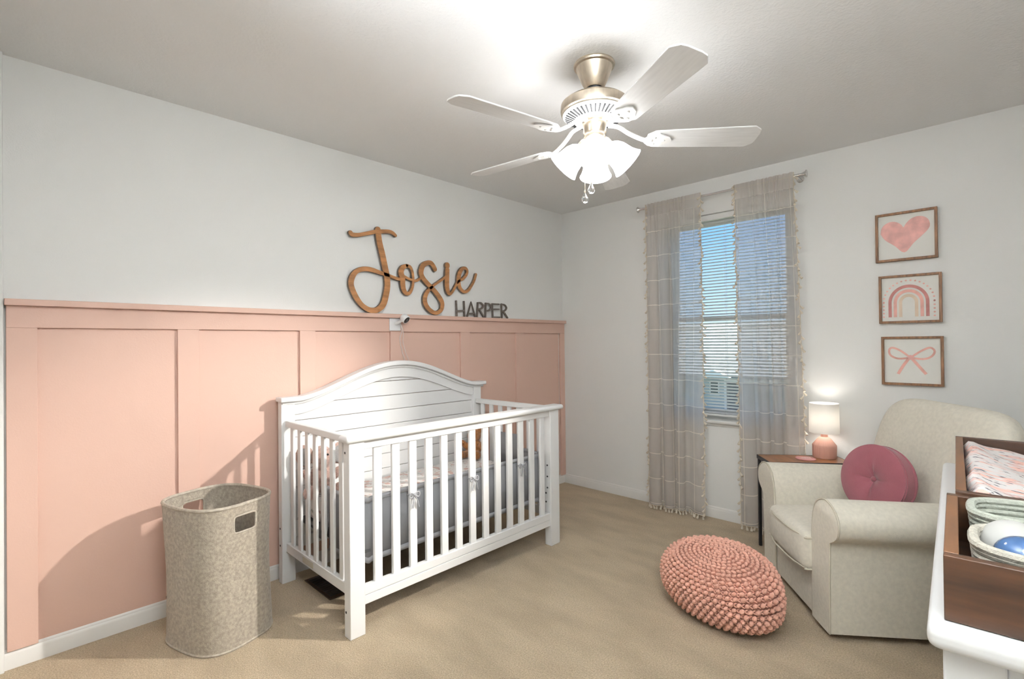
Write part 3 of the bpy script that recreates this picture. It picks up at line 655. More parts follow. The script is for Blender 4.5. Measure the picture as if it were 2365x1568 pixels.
# ================================================================== CURTAINS
rod = thing('curtain_rod','thin nickel curtain rod with flared finials above the window','curtain rod',(1.42,-.1,2.300))
obj('rod', MB().tube([(.885,-.1,2.300),(1.955,-.1,2.300)],.008,12), M_chrome, rod)
for x,s in ((.885,-1),(1.955,1)):
    obj('finial', MB().lathe([(0,-.004),(.009,-.004),(.010,.006),(.008,.012),(.011,.028),(.019,.042),(.024,.047),(.022,.051),(0,.050)],20,c=(x,-.1,2.300),mtx=Matrix.Rotation(R(90*s),4,'Y')), M_chrome, rod)
for x in (.93,1.945): obj('bracket', MB().tube([(x,0,2.30),(x,-.1,2.30)],.005,8).lathe([(0,.003),(.022,.003),(.022,0)],16,c=(x,0,2.30),mtx=Matrix.Rotation(R(90),4,'X')), M_chrome, rod)
def curtain(label, prof_top, prof_bot, inner_right, mirror):
    """prof_*: list of (x, y) control points of the cloth's plan at the hem; header gathers come from a finer wave"""
    th = thing('sheer_curtain', label, 'curtain', ((prof_bot[0][0]+prof_bot[-1][0])/2,-.1,0), 0, 'sheer curtains at the window')
    pb=catmull(prof_bot,8); pt=catmull(prof_top,8)
    n=140
    def samp(P):
        L=[0]
        for i in range(1,len(P)): L.append(L[-1]+math.dist(P[i],P[i-1]))
        out=[]; j=0
        for i in range(n+1):
            s=L[-1]*i/n
            while j<len(L)-2 and L[j+1]<s: j+=1
            t=(s-L[j])/max(1e-9,L[j+1]-L[j]); out.append((P[j][0]*(1-t)+P[j+1][0]*t,P[j][1]*(1-t)+P[j+1][1]*t))
        return out,L[-1]
    B,LB=samp(pb); T,LT=samp(pt)
    rows=[0,.02,.05]+[.1+.1*i for i in range(20)]+[2.15,2.19,2.22,2.245,2.27,2.285,2.30,2.315,2.325]
    vs=[];uvs=[]
    for z in rows:
        t=min(1,z/2.2)**1.6; g=max(0,min(1,(z-1.75)/.5))
        for i in range(n+1):
            x=B[i][0]*(1-t)+T[i][0]*t; y=B[i][1]*(1-t)+T[i][1]*t
            ph=i/n
            wv=.0075*math.sin(ph*2*PI*13+2*math.sin(ph*9))*g*gathers(ph,mirror)
            y=y*(1-g)+(-.114)*g+wv
            if z>2.26:   # pocket bulges round the rod
                y=min(y, -.1-math.sqrt(max(0,.0125**2-min(.0125,abs(z-2.30))**2))*.9-.001+wv*.25)
            sway=.012*math.sin(z*1.6+ph*4)*(1-t)
            vs.append((x,min(y+sway*.4,-.03),.035+z*(2.325-.035)/2.325)); uvs.append((ph*LB*1.02,.035+z*(2.325-.035)/2.325))
    fs=[(j*(n+1)+i,j*(n+1)+i+1,(j+1)*(n+1)+i+1,(j+1)*(n+1)+i) for j in range(len(rows)-1) for i in range(n)]
    me=bpy.data.meshes.new('cloth'); me.from_pydata(vs,[],fs); me.transform(wmat(th).inverted())
    ul=me.uv_layers.new(name='UVMap')
    for pl in me.polygons:
        pl.use_smooth=True
        for li in pl.loop_indices: ul.data[li].uv=uvs[me.loops[li].vertex_index]
    me.materials.append(M_curt); o=bpy.data.objects.new('cloth',me); COL.objects.link(o); o.parent=th
    nr=len(rows)
    edgeR=[vs[j*(n+1)+n] for j in range(nr)]; edgeL=[vs[j*(n+1)] for j in range(nr)]; hem=[vs[i] for i in range(n+1)]
    for e in (edgeL,edgeR): obj('side_binding', MB().tube([p for p in e],.0022,5), M_tassel, th)
    obj('hem_binding', MB().tube(hem,.0022,5), M_tassel, th)
    return th, edgeL, edgeR, hem
def gathers(ph, mirror):
    s = ph if not mirror else 1-ph
    return 1.0 if s<.72 else max(.15,1-(s-.72)/.1)
tass = None
def tassels(th, line, step, out, start=0):
    global tass
    L=0; nxt=start; inv=wmat(th).inverted()
    for a,b in zip(line[:-1],line[1:]):
        d=math.dist(a,b)
        while nxt<=L+d and d>0:
            t=(nxt-L)/d; p=Vector(a).lerp(Vector(b),t); q=inv@p
            rt=(R(random.uniform(-14,14)),R(out*38+random.uniform(-14,14)),random.uniform(0,6)) if out else (R(random.uniform(-20,20)),R(random.uniform(-20,20)),0)
            if tass is None:
                mb=MB().lathe([(0,.002),(.0035,0),(.0045,-.004),(.003,-.008),(.0065,-.016),(.0085,-.030),(.006,-.031),(0,-.029)],7)
                tass=obj('tassel',mb,M_tassel,th,world=False); tass.location=q; tass.rotation_euler=rt
            else:
                c=tass.copy(); COL.objects.link(c); c.parent=th; c.location=q; c.rotation_euler=rt
            nxt+=step
        L+=d
Lb=[(.905,-.10),(.935,-.135),(.985,-.140),(1.010,-.115),(.990,-.075),(.975,-.060),(1.000,-.050),(1.03,-.10),(1.06,-.145),(1.105,-.140),(1.115,-.10),(1.095,-.065),(1.09,-.05),(1.12,-.06),(1.135,-.11),(1.16,-.135),(1.19,-.12),(1.185,-.08),(1.18,-.058),(1.21,-.055),(1.25,-.09),(1.30,-.115),(1.343,-.105)]
Lt=[(.908,-.10),(.94,-.118),(.965,-.112),(.985,-.098),(.99,-.082),(1.00,-.085),(1.02,-.115),(1.055,-.122),(1.085,-.11),(1.09,-.088),(1.105,-.085),(1.13,-.11),(1.155,-.115),(1.175,-.10),(1.205,-.098),(1.25,-.108),(1.30,-.114),(1.340,-.112)]
c1 = curtain('sheer taupe tasselled curtain hanging on the left of the window', Lt, Lb, True, False)
Rb=[(1.586,-.105),(1.63,-.118),(1.665,-.10),(1.68,-.065),(1.672,-.05),(1.70,-.055),(1.722,-.115),(1.745,-.142),(1.775,-.13),(1.778,-.09),(1.762,-.06),(1.770,-.05),(1.795,-.06),(1.805,-.115),(1.825,-.142),(1.850,-.125),(1.850,-.08),(1.836,-.055),(1.85,-.048),(1.872,-.07),(1.88,-.12),(1.91,-.142),(1.95,-.125),(1.976,-.085)]
Rt=[(1.574,-.112),(1.62,-.116),(1.655,-.108),(1.675,-.09),(1.69,-.088),(1.705,-.11),(1.73,-.12),(1.752,-.108),(1.758,-.088),(1.772,-.085),(1.785,-.11),(1.805,-.12),(1.822,-.108),(1.828,-.088),(1.842,-.085),(1.852,-.11),(1.88,-.12),(1.91,-.112),(1.932,-.098)]
c2 = curtain('sheer taupe tasselled curtain hanging on the right, behind the side table', Rt, Rb, False, True)
for (th,eL,eR,hem) in (c1,c2):
    tassels(th,eL,.027,1,.02); tassels(th,eR,.027,-1,.02); tassels(th,hem,.030,0,.01)

# ================================================================== WALL ART
def framed(name,label,x0,x1,z0,z1,art):
    th=thing(name,label,'picture',((x0+x1)/2,-.012,z0),0,'framed prints in a column')
    b=.013; y0,y1=-.028,-.002
    obj('frame_bar', MB().box(x0,x0+b,y0,y1,z0,z1), M_frame, th, bevel=.001); obj('frame_bar', MB().box(x1-b,x1,y0,y1,z0,z1), M_frame, th, bevel=.001)
    obj('frame_bar', MB().box(x0+b,x1-b,y0,y1,z1-b,z1), M_frame, th, bevel=.001); obj('frame_bar', MB().box(x0+b,x1-b,y0,y1,z0,z0+b), M_frame, th, bevel=.001)
    cv=obj('canvas', MB().box(x0+b,x1-b,-.016,-.003,z0+b,z1-b), M_canvas, th)
    S=x1-x0-2*b; X=lambda u:x0+b+S*u; ZZ=lambda v:z0+b+(z1-z0-2*b)*v
    art(th,X,ZZ,S)
def flat(name, polys, m, th, y=-.0166):
    mb=MB()
    for p in polys: mb.add([(a,y,c) for a,c in p],[tuple(range(len(p)))])
    return obj(name, mb, m, th, smooth=False)
def art_heart(th,X,ZZ,S):
    pts=[(.045,.60),(.06,.72),(.12,.81),(.22,.855),(.33,.84),(.42,.77),(.465,.70),(.51,.78),(.60,.87),(.71,.905),(.82,.88),(.90,.80),(.925,.68),(.89,.585),(.80,.48),(.64,.32),(.475,.13),(.30,.30),(.13,.45)]
    q=catmull(pts+[pts[0]],4)[:-1]
    c=(.47,.50); polys=[[(X(c[0]),ZZ(c[1])),(X(q[i][0]),ZZ(q[i][1])),(X(q[(i+1)%len(q)][0]),ZZ(q[(i+1)%len(q)][1]))] for i in range(len(q))]
    flat('printed_heart', polys, M_p_pink, th)
def art_rainbow(th,X,ZZ,S):
    def arc(r0,r1,cx,cz,bot):
        ps=[(cx-r,bot) for r in (0,)]
        A=[PI-PI*i/28 for i in range(29)]
        o=[(cx-r1,bot)]+[(cx+r1*math.cos(a),cz+r1*math.sin(a)*1.12) for a in A]+[(cx+r1,bot)]
        n=[(cx-r0,bot)]+[(cx+r0*math.cos(a),cz+r0*math.sin(a)*1.12) for a in A]+[(cx+r0,bot)]
        return [[(X(o[i][0]),ZZ(o[i][1])),(X(o[i+1][0]),ZZ(o[i+1][1])),(X(n[i+1][0]),ZZ(n[i+1][1])),(X(n[i][0]),ZZ(n[i][1]))] for i in range(len(o)-1)]
    flat('printed_arch', arc(.30,.36,.48,.42,.09), M_p_rose, th); flat('printed_arch', arc(.205,.265,.48,.42,.09), M_p_coral, th); flat('printed_arch', arc(.11,.17,.48,.42,.09), M_p_sand, th)
    dots=[]
    path=[(.48-.445,.10+.082*i) for i in range(5)]+[(.48+.445*math.cos(PI-PI*i/17),.44+.445*math.sin(PI-PI*i/17)*1.08) for i in range(18)]+[(.48+.445,.10+.082*(4-i)) for i in range(5)]
    for a,b in path: dots.append([(X(a+.020*math.cos(2*PI*k/10)),ZZ(b+.018*math.sin(2*PI*k/10))) for k in range(10)])
    flat('printed_dots', dots, M_p_coral, th)
def art_bow(th,X,ZZ,S):
    def rib_(pts,w_):
        q=catmull(pts,6); polys=[]
        for i in range(len(q)-1):
            a,b=q[i],q[i+1]; d=Vector((b[0]-a[0],b[1]-a[1])); d.normalize(); n=Vector((-d.y,d.x))*w_/2
            polys.append([(X(a[0]+n.x),ZZ(a[1]+n.y)),(X(b[0]+n.x),ZZ(b[1]+n.y)),(X(b[0]-n.x),ZZ(b[1]-n.y)),(X(a[0]-n.x),ZZ(a[1]-n.y))])
        return polys
    P=[]
    P+=rib_([(.46,.59),(.30,.73),(.15,.80),(.09,.74),(.12,.62),(.26,.55),(.46,.57)],.042)
    P+=rib_([(.50,.59),(.66,.72),(.82,.80),(.90,.72),(.84,.60),(.70,.545),(.50,.57)],.042)
    P+=rib_([(.45,.56),(.34,.38),(.25,.20)],.058)+rib_([(.50,.56),(.62,.39),(.75,.21)],.058)
    flat('printed_bow', P, M_p_coral, th)
    flat('printed_knot', [[(X(.48+.05*math.cos(2*PI*k/16)),ZZ(.58+.055*math.sin(2*PI*k/16))) for k in range(16)]], M_p_pink, th, y=-.0172)
framed('framed_print','brown framed pink watercolour heart print, topmost of the three pictures',2.334,2.610,1.713,1.990,art_heart)
framed('framed_print','brown framed pink rainbow print with dots, between heart and bow pictures',2.346,2.624,1.359,1.632,art_rainbow)
framed('framed_print','brown framed pink ribbon bow print, lowest of the three pictures',2.354,2.627,1.008,1.283,art_bow)

# ================================================================== CEILING FAN
FX,FY=1.625,-1.83
fan = thing('ceiling_fan','white five-bladed ceiling fan with brushed nickel motor and lit glass shades','ceiling fan',(FX,FY,H))
C0=(FX,FY,0)
obj('canopy', MB().lathe([(0,2.44),(.084,2.44),(.087,2.434),(.084,2.427),(.076,2.424),(.070,2.405),(.058,2.375),(.046,2.350),(.036,2.338),(.033,2.338),(.026,2.345),(0,2.345)],40,c=C0), M_nickel, fan)
obj('canopy_collar', MB().lathe([(0,2.348),(.031,2.344),(.030,2.330),(.014,2.326),(0,2.326)],24,c=C0), M_dark, fan)
obj('downrod', MB().lathe([(.0125,2.34),(.0125,2.285)],16,c=C0), M_nickel, fan)
mo=obj('motor_housing', MB().lathe([(0,2.292),(.030,2.291),(.095,2.288),(.128,2.281),(.141,2.270),(.143,2.245),(.141,2.236),(.132,2.230),(0,2.230)],56,c=C0), M_nickel, fan)
rb=MB().lathe([(0,2.231),(.130,2.231),(.134,2.226),(.128,2.219),(.090,2.204),(.070,2.201),(0,2.201)],96,c=C0)
obj('vent_ring', rb, M_trim, mo)
vt=MB()
for k in range(40):
    a=2*PI*k/40; c,s=math.cos(a),math.sin(a); mt_=Matrix.Translation((FX,FY,0))@Matrix.Rotation(a,4,'Z')
    q=[mt_@Vector(p) for p in [(.088,-.0026,2.2008),(.124,-.0036,2.2150),(.124,.0036,2.2150),(.088,.0026,2.2008),(.088,-.0028,2.2062),(.124,-.0036,2.2205),(.124,.0036,2.2205),(.088,.0028,2.2062)]]
    vt.add(q,[(0,3,2,1),(4,5,6,7),(0,1,5,4),(1,2,6,5),(2,3,7,6),(3,0,4,7)])
obj('vent_slots', vt, M_dark, mo)
obj('switch_housing', MB().lathe([(0,2.205),(.050,2.203),(.053,2.196),(.051,2.190),(.048,2.187),(.048,2.150),(.044,2.140),(.030,2.128),(0,2.126)],36,c=C0), M_nickel, fan)
def blade_mb():
    r0,r1=.215,.668; top=[];n=16
    out=[]
    for i in range(n+1):
        t=i/n; r=r0+(r1-r0)*t; w_=.054+.016*t
        if t<.10: w_*=math.sqrt(max(0,1-((.10-t)/.10)**2))*.45+.55
        if t>.93: w_*=math.sqrt(max(0,1-((t-.93)/.075)**2))*.5+.5
        out.append((r,w_))
    poly=[(r,w_) for r,w_ in out]+[(r1+.004,.02),(r1+.004,-.02)]+[(r,-w_) for r,w_ in reversed(out)]
    mb=MB(); lo=[(r,-w_) for r,w_ in out]+[(r1+.006,-.020)]; hi=[(r,w_) for r,w_ in out]+[(r1+.006,.020)]
    mb.strip(lo,hi,-.003,.003,'z'); return mb
def iron_mb():
    mb=MB(); q=[(.06,0,.068),(.10,0,.060),(.135,0,.034),(.170,0,.012),(.205,0,-.004),(.235,0,-.007)]
    mb.tube(catmull(q,4),[.011]*21,8,flat=.7)
    pts=[(.205,.012),(.225,.034),(.262,.043),(.285,.030),(.305,.020),(.318,0)]
    lo=[(a,-b) for a,b in pts]; hi=pts
    mb.strip(lo,hi,-.0095,-.004,'z')
    for (a,b) in ((.245,.02),(.245,-.02),(.285,0)): mb.ell((a,b,-.010),(.006,.006,.003),8,6)
    return mb
M_bladew = mat('white_wood_grain_blade', (.80,.80,.79), .35, bump=(30,.06,6), var=(8,.05,6,(1,9,1)))
blade_me=None
for k in range(5):
    a=R(-102+72*k); mt_=Matrix.Rotation(a,4,'Z')@Matrix.Rotation(R(-12),4,'X')
    if blade_me is None:
        bl_=obj('blade', blade_mb(), M_bladew, fan, world=False, bevel=.0015); ir=obj('blade_bracket', iron_mb(), M_trim, bl_, world=False); blade_me=(bl_,ir)
    else:
        bl_=blade_me[0].copy(); COL.objects.link(bl_); bl_.parent=fan; ir=blade_me[1].copy(); COL.objects.link(ir); ir.parent=bl_
    bl_.location=(0,0,2.120-H); bl_.rotation_euler=mt_.to_euler()
lk=obj('light_fitter', MB().lathe([(0,2.145),(.040,2.142),(.046,2.132),(.040,2.115),(.020,2.104),(0,2.102)],32,c=C0), M_nickel, fan)
shp=[(.020,0),(.026,-.006),(.038,-.018),(.048,-.040),(.052,-.062),(.056,-.084),(.064,-.104),(.070,-.114)]
shp2=[(r-.0025,z+.001) for r,z in reversed(shp)]
for k in range(4):
    a=R(-56+90*k)
    mt_=Matrix.Translation((FX,FY,0))@Matrix.Rotation(a,4,'Z')@Matrix.Translation((.056,0,2.094))@Matrix.Rotation(R(-44),4,'Y')
    arm=[Vector((FX,FY,0))+Matrix.Rotation(a,4,'Z')@Vector(p) for p in [(.03,0,2.128),(.05,0,2.118),(.058,0,2.100)]]
    ar=obj('lamp_arm', MB().tube(arm,[.010,.011,.018],10), M_nickel, fan)
    obj('glass_shade', MB().lathe(shp+shp2,36,mtx=mt_,closed=True), M_shade, fan)
    obj('bulb', MB().ell(mt_@Vector((0,0,-.06)),(.022,.022,.030),12,8), M_bulb, ar)
crys=[(0,.018),(.0035,.016),(.004,.011),(.0145,-.010),(.016,-.016),(.0105,-.026),(0,-.030)]
for (x,y,z0,z1) in ((FX-.033,FY-.030,2.16,1.885),(FX+.010,FY-.045,2.11,1.912)):
    pc=obj('pull_chain', MB().tube([(x,y,z0),(x,y,z1+.016)],.0016,6).lathe([(0,z1+.026),(.0035,z1+.024),(.0035,z1+.014),(0,z1+.013)],8,c=(x,y,0)), M_nickel, fan)
    obj('crystal_knob', MB().lathe(crys,8,c=(x,y,z1)), M_crys, pc, smooth=False)

# ================================================================== ARMCHAIR  (local: x towards the near side, y to the back)
ch = thing('armchair','cream linen nursery armchair with rolled arms beside the side table','armchair',(2.095,-.869,0),math.atan2(-.798,.602))
prof=[(.205,.03),(.205,.30),(.210,.42),(.222,.50),(.250,.555),(.295,.583),(.340,.588),(.390,.573),(.425,.545),(.438,.508),(.430,.468),(.402,.440),(.374,.424),(.362,.40),(.356,.25),(.352,.03)]
for s in (1,-1):
    pr=catmull(prof,3); pp=[(s*x,z) for x,z in pr]
    mb=MB(); n=len(pp); secs=[(0.0,.97),(.006,.99),(.016,1),(.62,1),(.66,.995)]
    cx_,cz_=s*.30,.30
    vs=[]
    for (y,k) in secs:
        for x,z in pp: vs.append((cx_+(x-cx_)*k, y, (cz_+(z-cz_)*k if z>.05 else z)-(.012*max(0,y)/.66 if z>.3 else 0)))
    fs=[(j*n+i,j*n+(i+1)%n,(j+1)*n+(i+1)%n,(j+1)*n+i) for j in range(len(secs)-1) for i in range(n)]
    fs += [tuple(range(n)), tuple((len(secs)-1)*n+i for i in range(n))]
    mb.add(vs,fs); am=obj('arm', mb, M_linen, ch, world=False, ang=50)
    obj('arm_piping', MB().tube([(x,.004,z) for x,z in pp],.0042,6), M_pipe, am, world=False)
obj('seat_base', MB().rbox((0,.33,.13),(.43,.64,.20),.012,n=3), M_linen, ch, world=False)
def cushf(p):
    cr=.022*(1-(p.x/.215)**2)*(1-(p.y/.28)**2) if abs(p.x)<.215 and abs(p.y)<.28 else 0
    fy=-.018*(1-(p.x/.215)**2)*(1-(p.z/.1)**2) if p.y<-.2 else 0
    return (p.x,p.y+fy,p.z+(cr if p.z>0 else 0))
cu=obj('seat_cushion', MB().rbox((0,.245,.312),(.418,.55,.175),.032,n=8,fn=cushf), M_linen, ch, world=False)
def pipe_loop(z,r=.032,w_=.209,yf=-.030):
    return [(-w_,.50,z),(-w_,.02,z),(-w_+.012,-.018,z),(-w_+.06,-.032,z),(-.1,-.042,z),(0,-.045,z),(.1,-.042,z),(w_-.06,-.032,z),(w_-.012,-.018,z),(w_,.02,z),(w_,.50,z)]
obj('cushion_piping', MB().tube(catmull(pipe_loop(.377),4),.004,6), M_pipe, cu, world=False)
obj('cushion_piping', MB().tube(catmull(pipe_loop(.236),4),.004,6), M_pipe, cu, world=False)
bm_=Matrix.Translation((0,.632,.60))@Matrix.Rotation(R(-15),4,'X')
bk=MB(); n_u,n_v=56,24
def backpt(u,v):
    a=2*PI*u; b=-PI/2+PI*v
    sp=lambda w_,e: math.copysign(abs(w_)**e,w_)
    rx=sp(math.cos(a),.36); rz=sp(math.sin(a),.46); k=sp(math.cos(b),.45); t=sp(math.sin(b),.75)
    p=Vector((.415*rx*k+.03,.088*t,.372*rz*k)); 
    p.y += -.03*(abs(p.x)/.40)**2.5
    q=bm_@p; return (q.x,q.y,q.z)
bk.grid(n_u,n_v,backpt); obj('backrest', bk, M_linen, ch, world=False, ang=60)
obj('back_shell', MB().rbox((0,.70,.30),(.69,.10,.54),.03,n=4), M_linen, ch, world=False)
obj('swivel_base', MB().lathe([(0,.03),(.25,.03),(.26,.022),(.26,0),(0,0)],32,c=(0,.36,0)), M_dark, ch, world=False)

# round cushion
ccx=Vector((2.415,-.675,.602)); nrm=Vector((-.52,-.85,.20)).normalized()
ax=Matrix.Translation(ccx)@nrm.to_track_quat('Z','Y').to_matrix().to_4x4()
rc = thing('round_cushion','mauve velvet round cushion with a centre button on the armchair','cushion',tuple(ccx-Vector((0,0,.17))))
CR=.158
pf=[(0,.012),(.008,.016),(.02,.030),(.05,.044),(.09,.049),(.13,.045),(.160,.036),(CR,.026),(CR+.003,.0),(CR,-.026),(.160,-.036),(.09,-.044),(0,-.03)]
def crib_(r,z,a,j):
    return r*(1-.008*math.cos(4*a+.5)) if z>0 else r
mb=MB(); nn=64; vs=[]; 
for i in range(nn):
    a=2*PI*i/nn
    for j,(r,z) in enumerate(pf):
        dz=0
        if z>0 and r<.12: dz=-.010*max(0,math.cos(4*a))**6*(1-r/.12)*(1 if r>.01 else 0)
        p=ax@Vector((r*math.cos(a),r*math.sin(a),z+dz)); vs.append(tuple(p))
k=len(pf); mb.add(vs,[(i*k+j,((i+1)%nn)*k+j,((i+1)%nn)*k+j+1,i*k+j+1) for i in range(nn) for j in range(k-1)])
obj('pad', mb, M_mauve, rc, ang=60)
for zz in (.026,-.026): obj('piping', MB().tube([ax@Vector(((CR+.001)*math.cos(2*PI*i/64),(CR+.001)*math.sin(2*PI*i/64),zz)) for i in range(64)],.0042,6,closed=True), M_mauve, rc)
obj('button', MB().ell(ax@Vector((0,0,.020)),(.013,.013,.013),14,8), M_mauve, rc)

# ================================================================== SIDE TABLE, LAMP, COASTER  (same turn as the armchair)
TA=Vector((2.30,-1.14,0)); tu=Vector((-.602,.798,0)); tv=Vector((.798,.602,0))
tbl = thing('side_table','narrow wooden side table with black edges between armchair and curtain','table',tuple(TA+tu*.895+tv*.30),math.atan2(-.798,.602))
obj('table_top', MB().box(-.105,.092,-.225,.225,.545,.560), M_table, tbl, world=False)
obj('edge_band', MB().box(-.109,.096,-.229,-.225,.538,.5605).box(-.109,.096,.225,.229,.538,.5605).box(-.109,-.105,-.225,.225,.538,.5605).box(.092,.096,-.225,.225,.538,.5605), M_dark, tbl, world=False)
for x in (-.098,.085):
    for y in (-.217,.217): obj('leg', MB().box(x-.008,x+.008,y-.008,y+.008,0,.545), M_dark, tbl, world=False)
LX,LY,LZ=2.080,-.112,.5605
lp = thing('table_lamp','small lit table lamp with pink ribbed base and white drum shade','lamp',(LX,LY,LZ))
obj('lamp_base', MB().lathe([(0,0),(.060,0),(.063,.004),(.0645,.06),(.0645,.074),(.062,.078),(.036,.112),(.026,.122),(.022,.124),(0,.125)],120,c=(LX,LY,LZ),rib=lambda r,z,a,j:(r-.0016*(.5+.5*math.cos(30*a))) if 1<j<5 else r), M_lampb, lp)
obj('neck', MB().lathe([(.019,.122),(.019,.150),(.008,.152),(.006,.20)],20,c=(LX,LY,LZ)), M_lampb, lp)
sh=MB().lathe([(.079,.150),(.080,.150),(.0775,.326),(.0765,.326)],48,c=(LX,LY,LZ),closed=True); obj('lamp_shade', sh, M_lshade, lp)
obj('bulb', MB().ell((LX,LY,LZ+.235),(.022,.022,.030),14,10), glow('lit_bulb',(1,.95,.88),40), lp)
cs = thing('coaster','round pink coaster with pale lettering on the wooden side table','coaster',(2.008,-.236,.5605))
obj('disc', MB().lathe([(0,0),(.052,0),(.054,.002),(.052,.005),(0,.005)],36,c=(2.008,-.236,.5605)), M_coast, cs)
def sq(dy,n,ph): return [(2.008+.06*tv.x*(i/n-.5)+dy*tu.x,-.236+.06*tv.y*(i/n-.5)+dy*tu.y+.004*math.sin(i*1.3+ph),.5663) for i in range(n+1)]
obj('printed_line', MB().tube(sq(.008,22,0),.0009,4).tube(sq(-.008,22,1.2),.0009,4), M_canvas, cs)

# ================================================================== POUF
px,py=1.883,-1.245; A_,B_,H_,ROT,EE,TI=.200,.294,.140,-1.908,.743,-.218
pf_ = thing('knitted_pouf','chunky knitted pink pouf on the carpet in front of the armchair','pouf',(px,py,0),ROT)
sp=lambda w_,m_: math.copysign(abs(w_)**m_,w_)
def poufpt(al,be,k=1.0):
    # poles on the long (y) axis: al runs pole to pole, be goes round
    cy=math.sin(al); c=math.cos(al)
    dx,dz=c*math.cos(be),c*math.sin(be)
    # superellipsoid radius in the direction (dx,cy,dz)
    hor=math.sqrt(dx*dx+cy*cy); t=1/((hor**(2/EE)+abs(dz)**(2/EE))**(EE/2))
    x,y,z=A_*dx*t*k,B_*cy*t*k,H_*dz*t*k
    tt=max(0,min(1,(z+.05)/.15)); z+=x*TI*tt*tt*(3-2*tt)
    return Vector((x,y,z+H_+.004))
mb=MB().grid(64,40,lambda u,v: tuple(poufpt(-PI/2+PI*v,2*PI*u,.965)))
obj('knit_body', mb, M_knitin, pf_, world=False)
kb=MB()
def prof_pt(al,be,k=1.0):
    # rings stacked up the short axis
    c=abs(math.cos(al))**EE; x,y,z=A_*c*math.cos(be)*k,B_*c*math.sin(be)*k,H_*sp(math.sin(al),EE)*k
    tt=max(0,min(1,(z+.05)/.15)); z+=x*TI*tt*tt*(3-2*tt)
    return Vector((x,y,z+H_+.004))
# rings evenly spaced along the profile
al=[-PI/2+PI*i/600 for i in range(601)]; L=[0]
for i in range(600): L.append(L[-1]+(prof_pt(al[i+1],.8)-prof_pt(al[i],.8)).length)
nr=int(L[-1]/.0205); j=0
for r in range(nr+1):
    while j<599 and L[j+1]<L[-1]*r/nr: j+=1
    a0=al[j]; bs=[2*PI*i/360 for i in range(361)]; P=[prof_pt(a0,b) for b in bs]; C_=[0]
    for i in range(360): C_.append(C_[-1]+(P[i+1]-P[i]).length)
    low = -.95<a0<.80; stp=.0305 if low else .0215; n=max(4,int(C_[-1]/stp)); q=0
    for i in range(n):
        t=C_[-1]*((i+.5*(r%2))/n)
        if t>C_[-1]: t-=C_[-1]
        if i==0: q=0
        while q<359 and C_[q+1]<t: q+=1
        be=bs[q]+(bs[q+1]-bs[q])*((t-C_[q])/max(1e-9,C_[q+1]-C_[q]))
        p=prof_pt(a0,be)
        if p.z<.009: continue
        e1=prof_pt(a0,be+.01)-prof_pt(a0,be-.01)
        if e1.length<1e-7: continue
        e1.normalize(); ri=(p-Vector((0,0,H_))); nn_=Vector((p.x/A_**2,p.y/B_**2,(p.z-H_)/H_**2)).normalized()
        e1=(e1-nn_*e1.dot(nn_)).normalized(); e2=nn_.cross(e1); jt=random.uniform(.9,1.1)
        def put(c,f1,ra,rb,rc,nu=8,nv=6):
            f2=nn_.cross(f1); kb.ell(c,(ra*jt,rb*jt,rc*jt),nu,nv,mtx=Matrix(((f1.x,f2.x,nn_.x),(f1.y,f2.y,nn_.y),(f1.z,f2.z,nn_.z))).to_4x4())
        if low:   # round bobble with thin yarn legs between
            put(p+nn_*.001,(e1*.8+e2*.6).normalized(),.0118,.0094,.0130)
            for sg_ in (-1,1): put(p+e1*.5*stp+e2*.0045*sg_-nn_*.004,(e1*.86+e2*.5*sg_).normalized(),.0100,.0036,.0042,6,5)
        else:     # plain knit: leaning ovals
            sg_=1 if r%2 else -1
            put(p-nn_*.001,(e1*.88+e2*.48*sg_).normalized(),.0128,.0072,.0082)
ks=obj('knit_stitches', kb, M_knit, pf_, world=False); ks['kind']='stuff'

# ================================================================== DRESSER & CHANGING STATION (local: x right, y away)
DRZ=math.atan2(.04,1); DL=(2.740,-2.605,0)
dr = thing('dresser','white painted dresser along the right wall, cut by the frame','dresser',DL,DRZ)
obj('top', MB().rbox((.264,.662,.822),(.528,1.325,.036),.014,n=6), M_crib, dr, world=False)
obj('carcass', MB().box(.025,.500,.040,1.285,.07,.804), M_crib, dr, world=False, bevel=.003)
for x in (.018,.442):
    for y in (.026,1.235): obj('corner_post', MB().box(x,x+.070,y,y+.062,0,.804), M_crib, dr, world=False, bevel=.003)
obj('end_rail', MB().box(.088,.442,.030,.040,.735,.804).box(.088,.442,.030,.040,.07,.14), M_crib, dr, world=False, bevel=.003)
for i in range(2):
    for j in range(3):
        y0=.100+.572*i; z0=.10+.232*j
        d_=obj('drawer', MB().box(.020,.034,y0,y0+.555,z0,z0+.218), M_crib, dr, world=False, bevel=.004)
def lbox(th,x0,x1,y0,y1,z0,z1,t=.018,md=None):
    # four boards and a floor; ends lap the sides
    obj('front_board', MB().box(x0,x1,y0,y0+t,z0,z1), M_tray, th, world=False, bevel=.0015)
    obj('back_board', MB().box(x0,x1,y1-t,y1,z0,z1), M_tray, th, world=False, bevel=.0015)
    obj('side_board', MB().box(x0,x0+t,y0+t,y1-t,z0,z1), M_traye, th, world=False, bevel=.0015)
    obj('side_board', MB().box(x1-t,x1,y0+t,y1-t,z0,z1), M_traye, th, world=False, bevel=.0015)
    obj('base_board', MB().box(x0+t,x1-t,y0+t,y1-t,z0,z0+.006), M_tray, th, world=False)
ob = thing('organizer_box','brown stained wooden organizer box on the near end of the dresser','box',DL,DRZ)
lbox(ob,.020,.500,.030,.440,.841,.940)
tr_ = thing('changing_tray','brown wooden changing tray holding the patterned pad on the dresser','tray',DL,DRZ)
lbox(tr_,.034,.494,.444,1.245,.841,.945)
cp = thing('changing_pad','changing pad in pink and black dashed muslin inside the wooden tray','changing pad',DL,DRZ)
mb=MB()
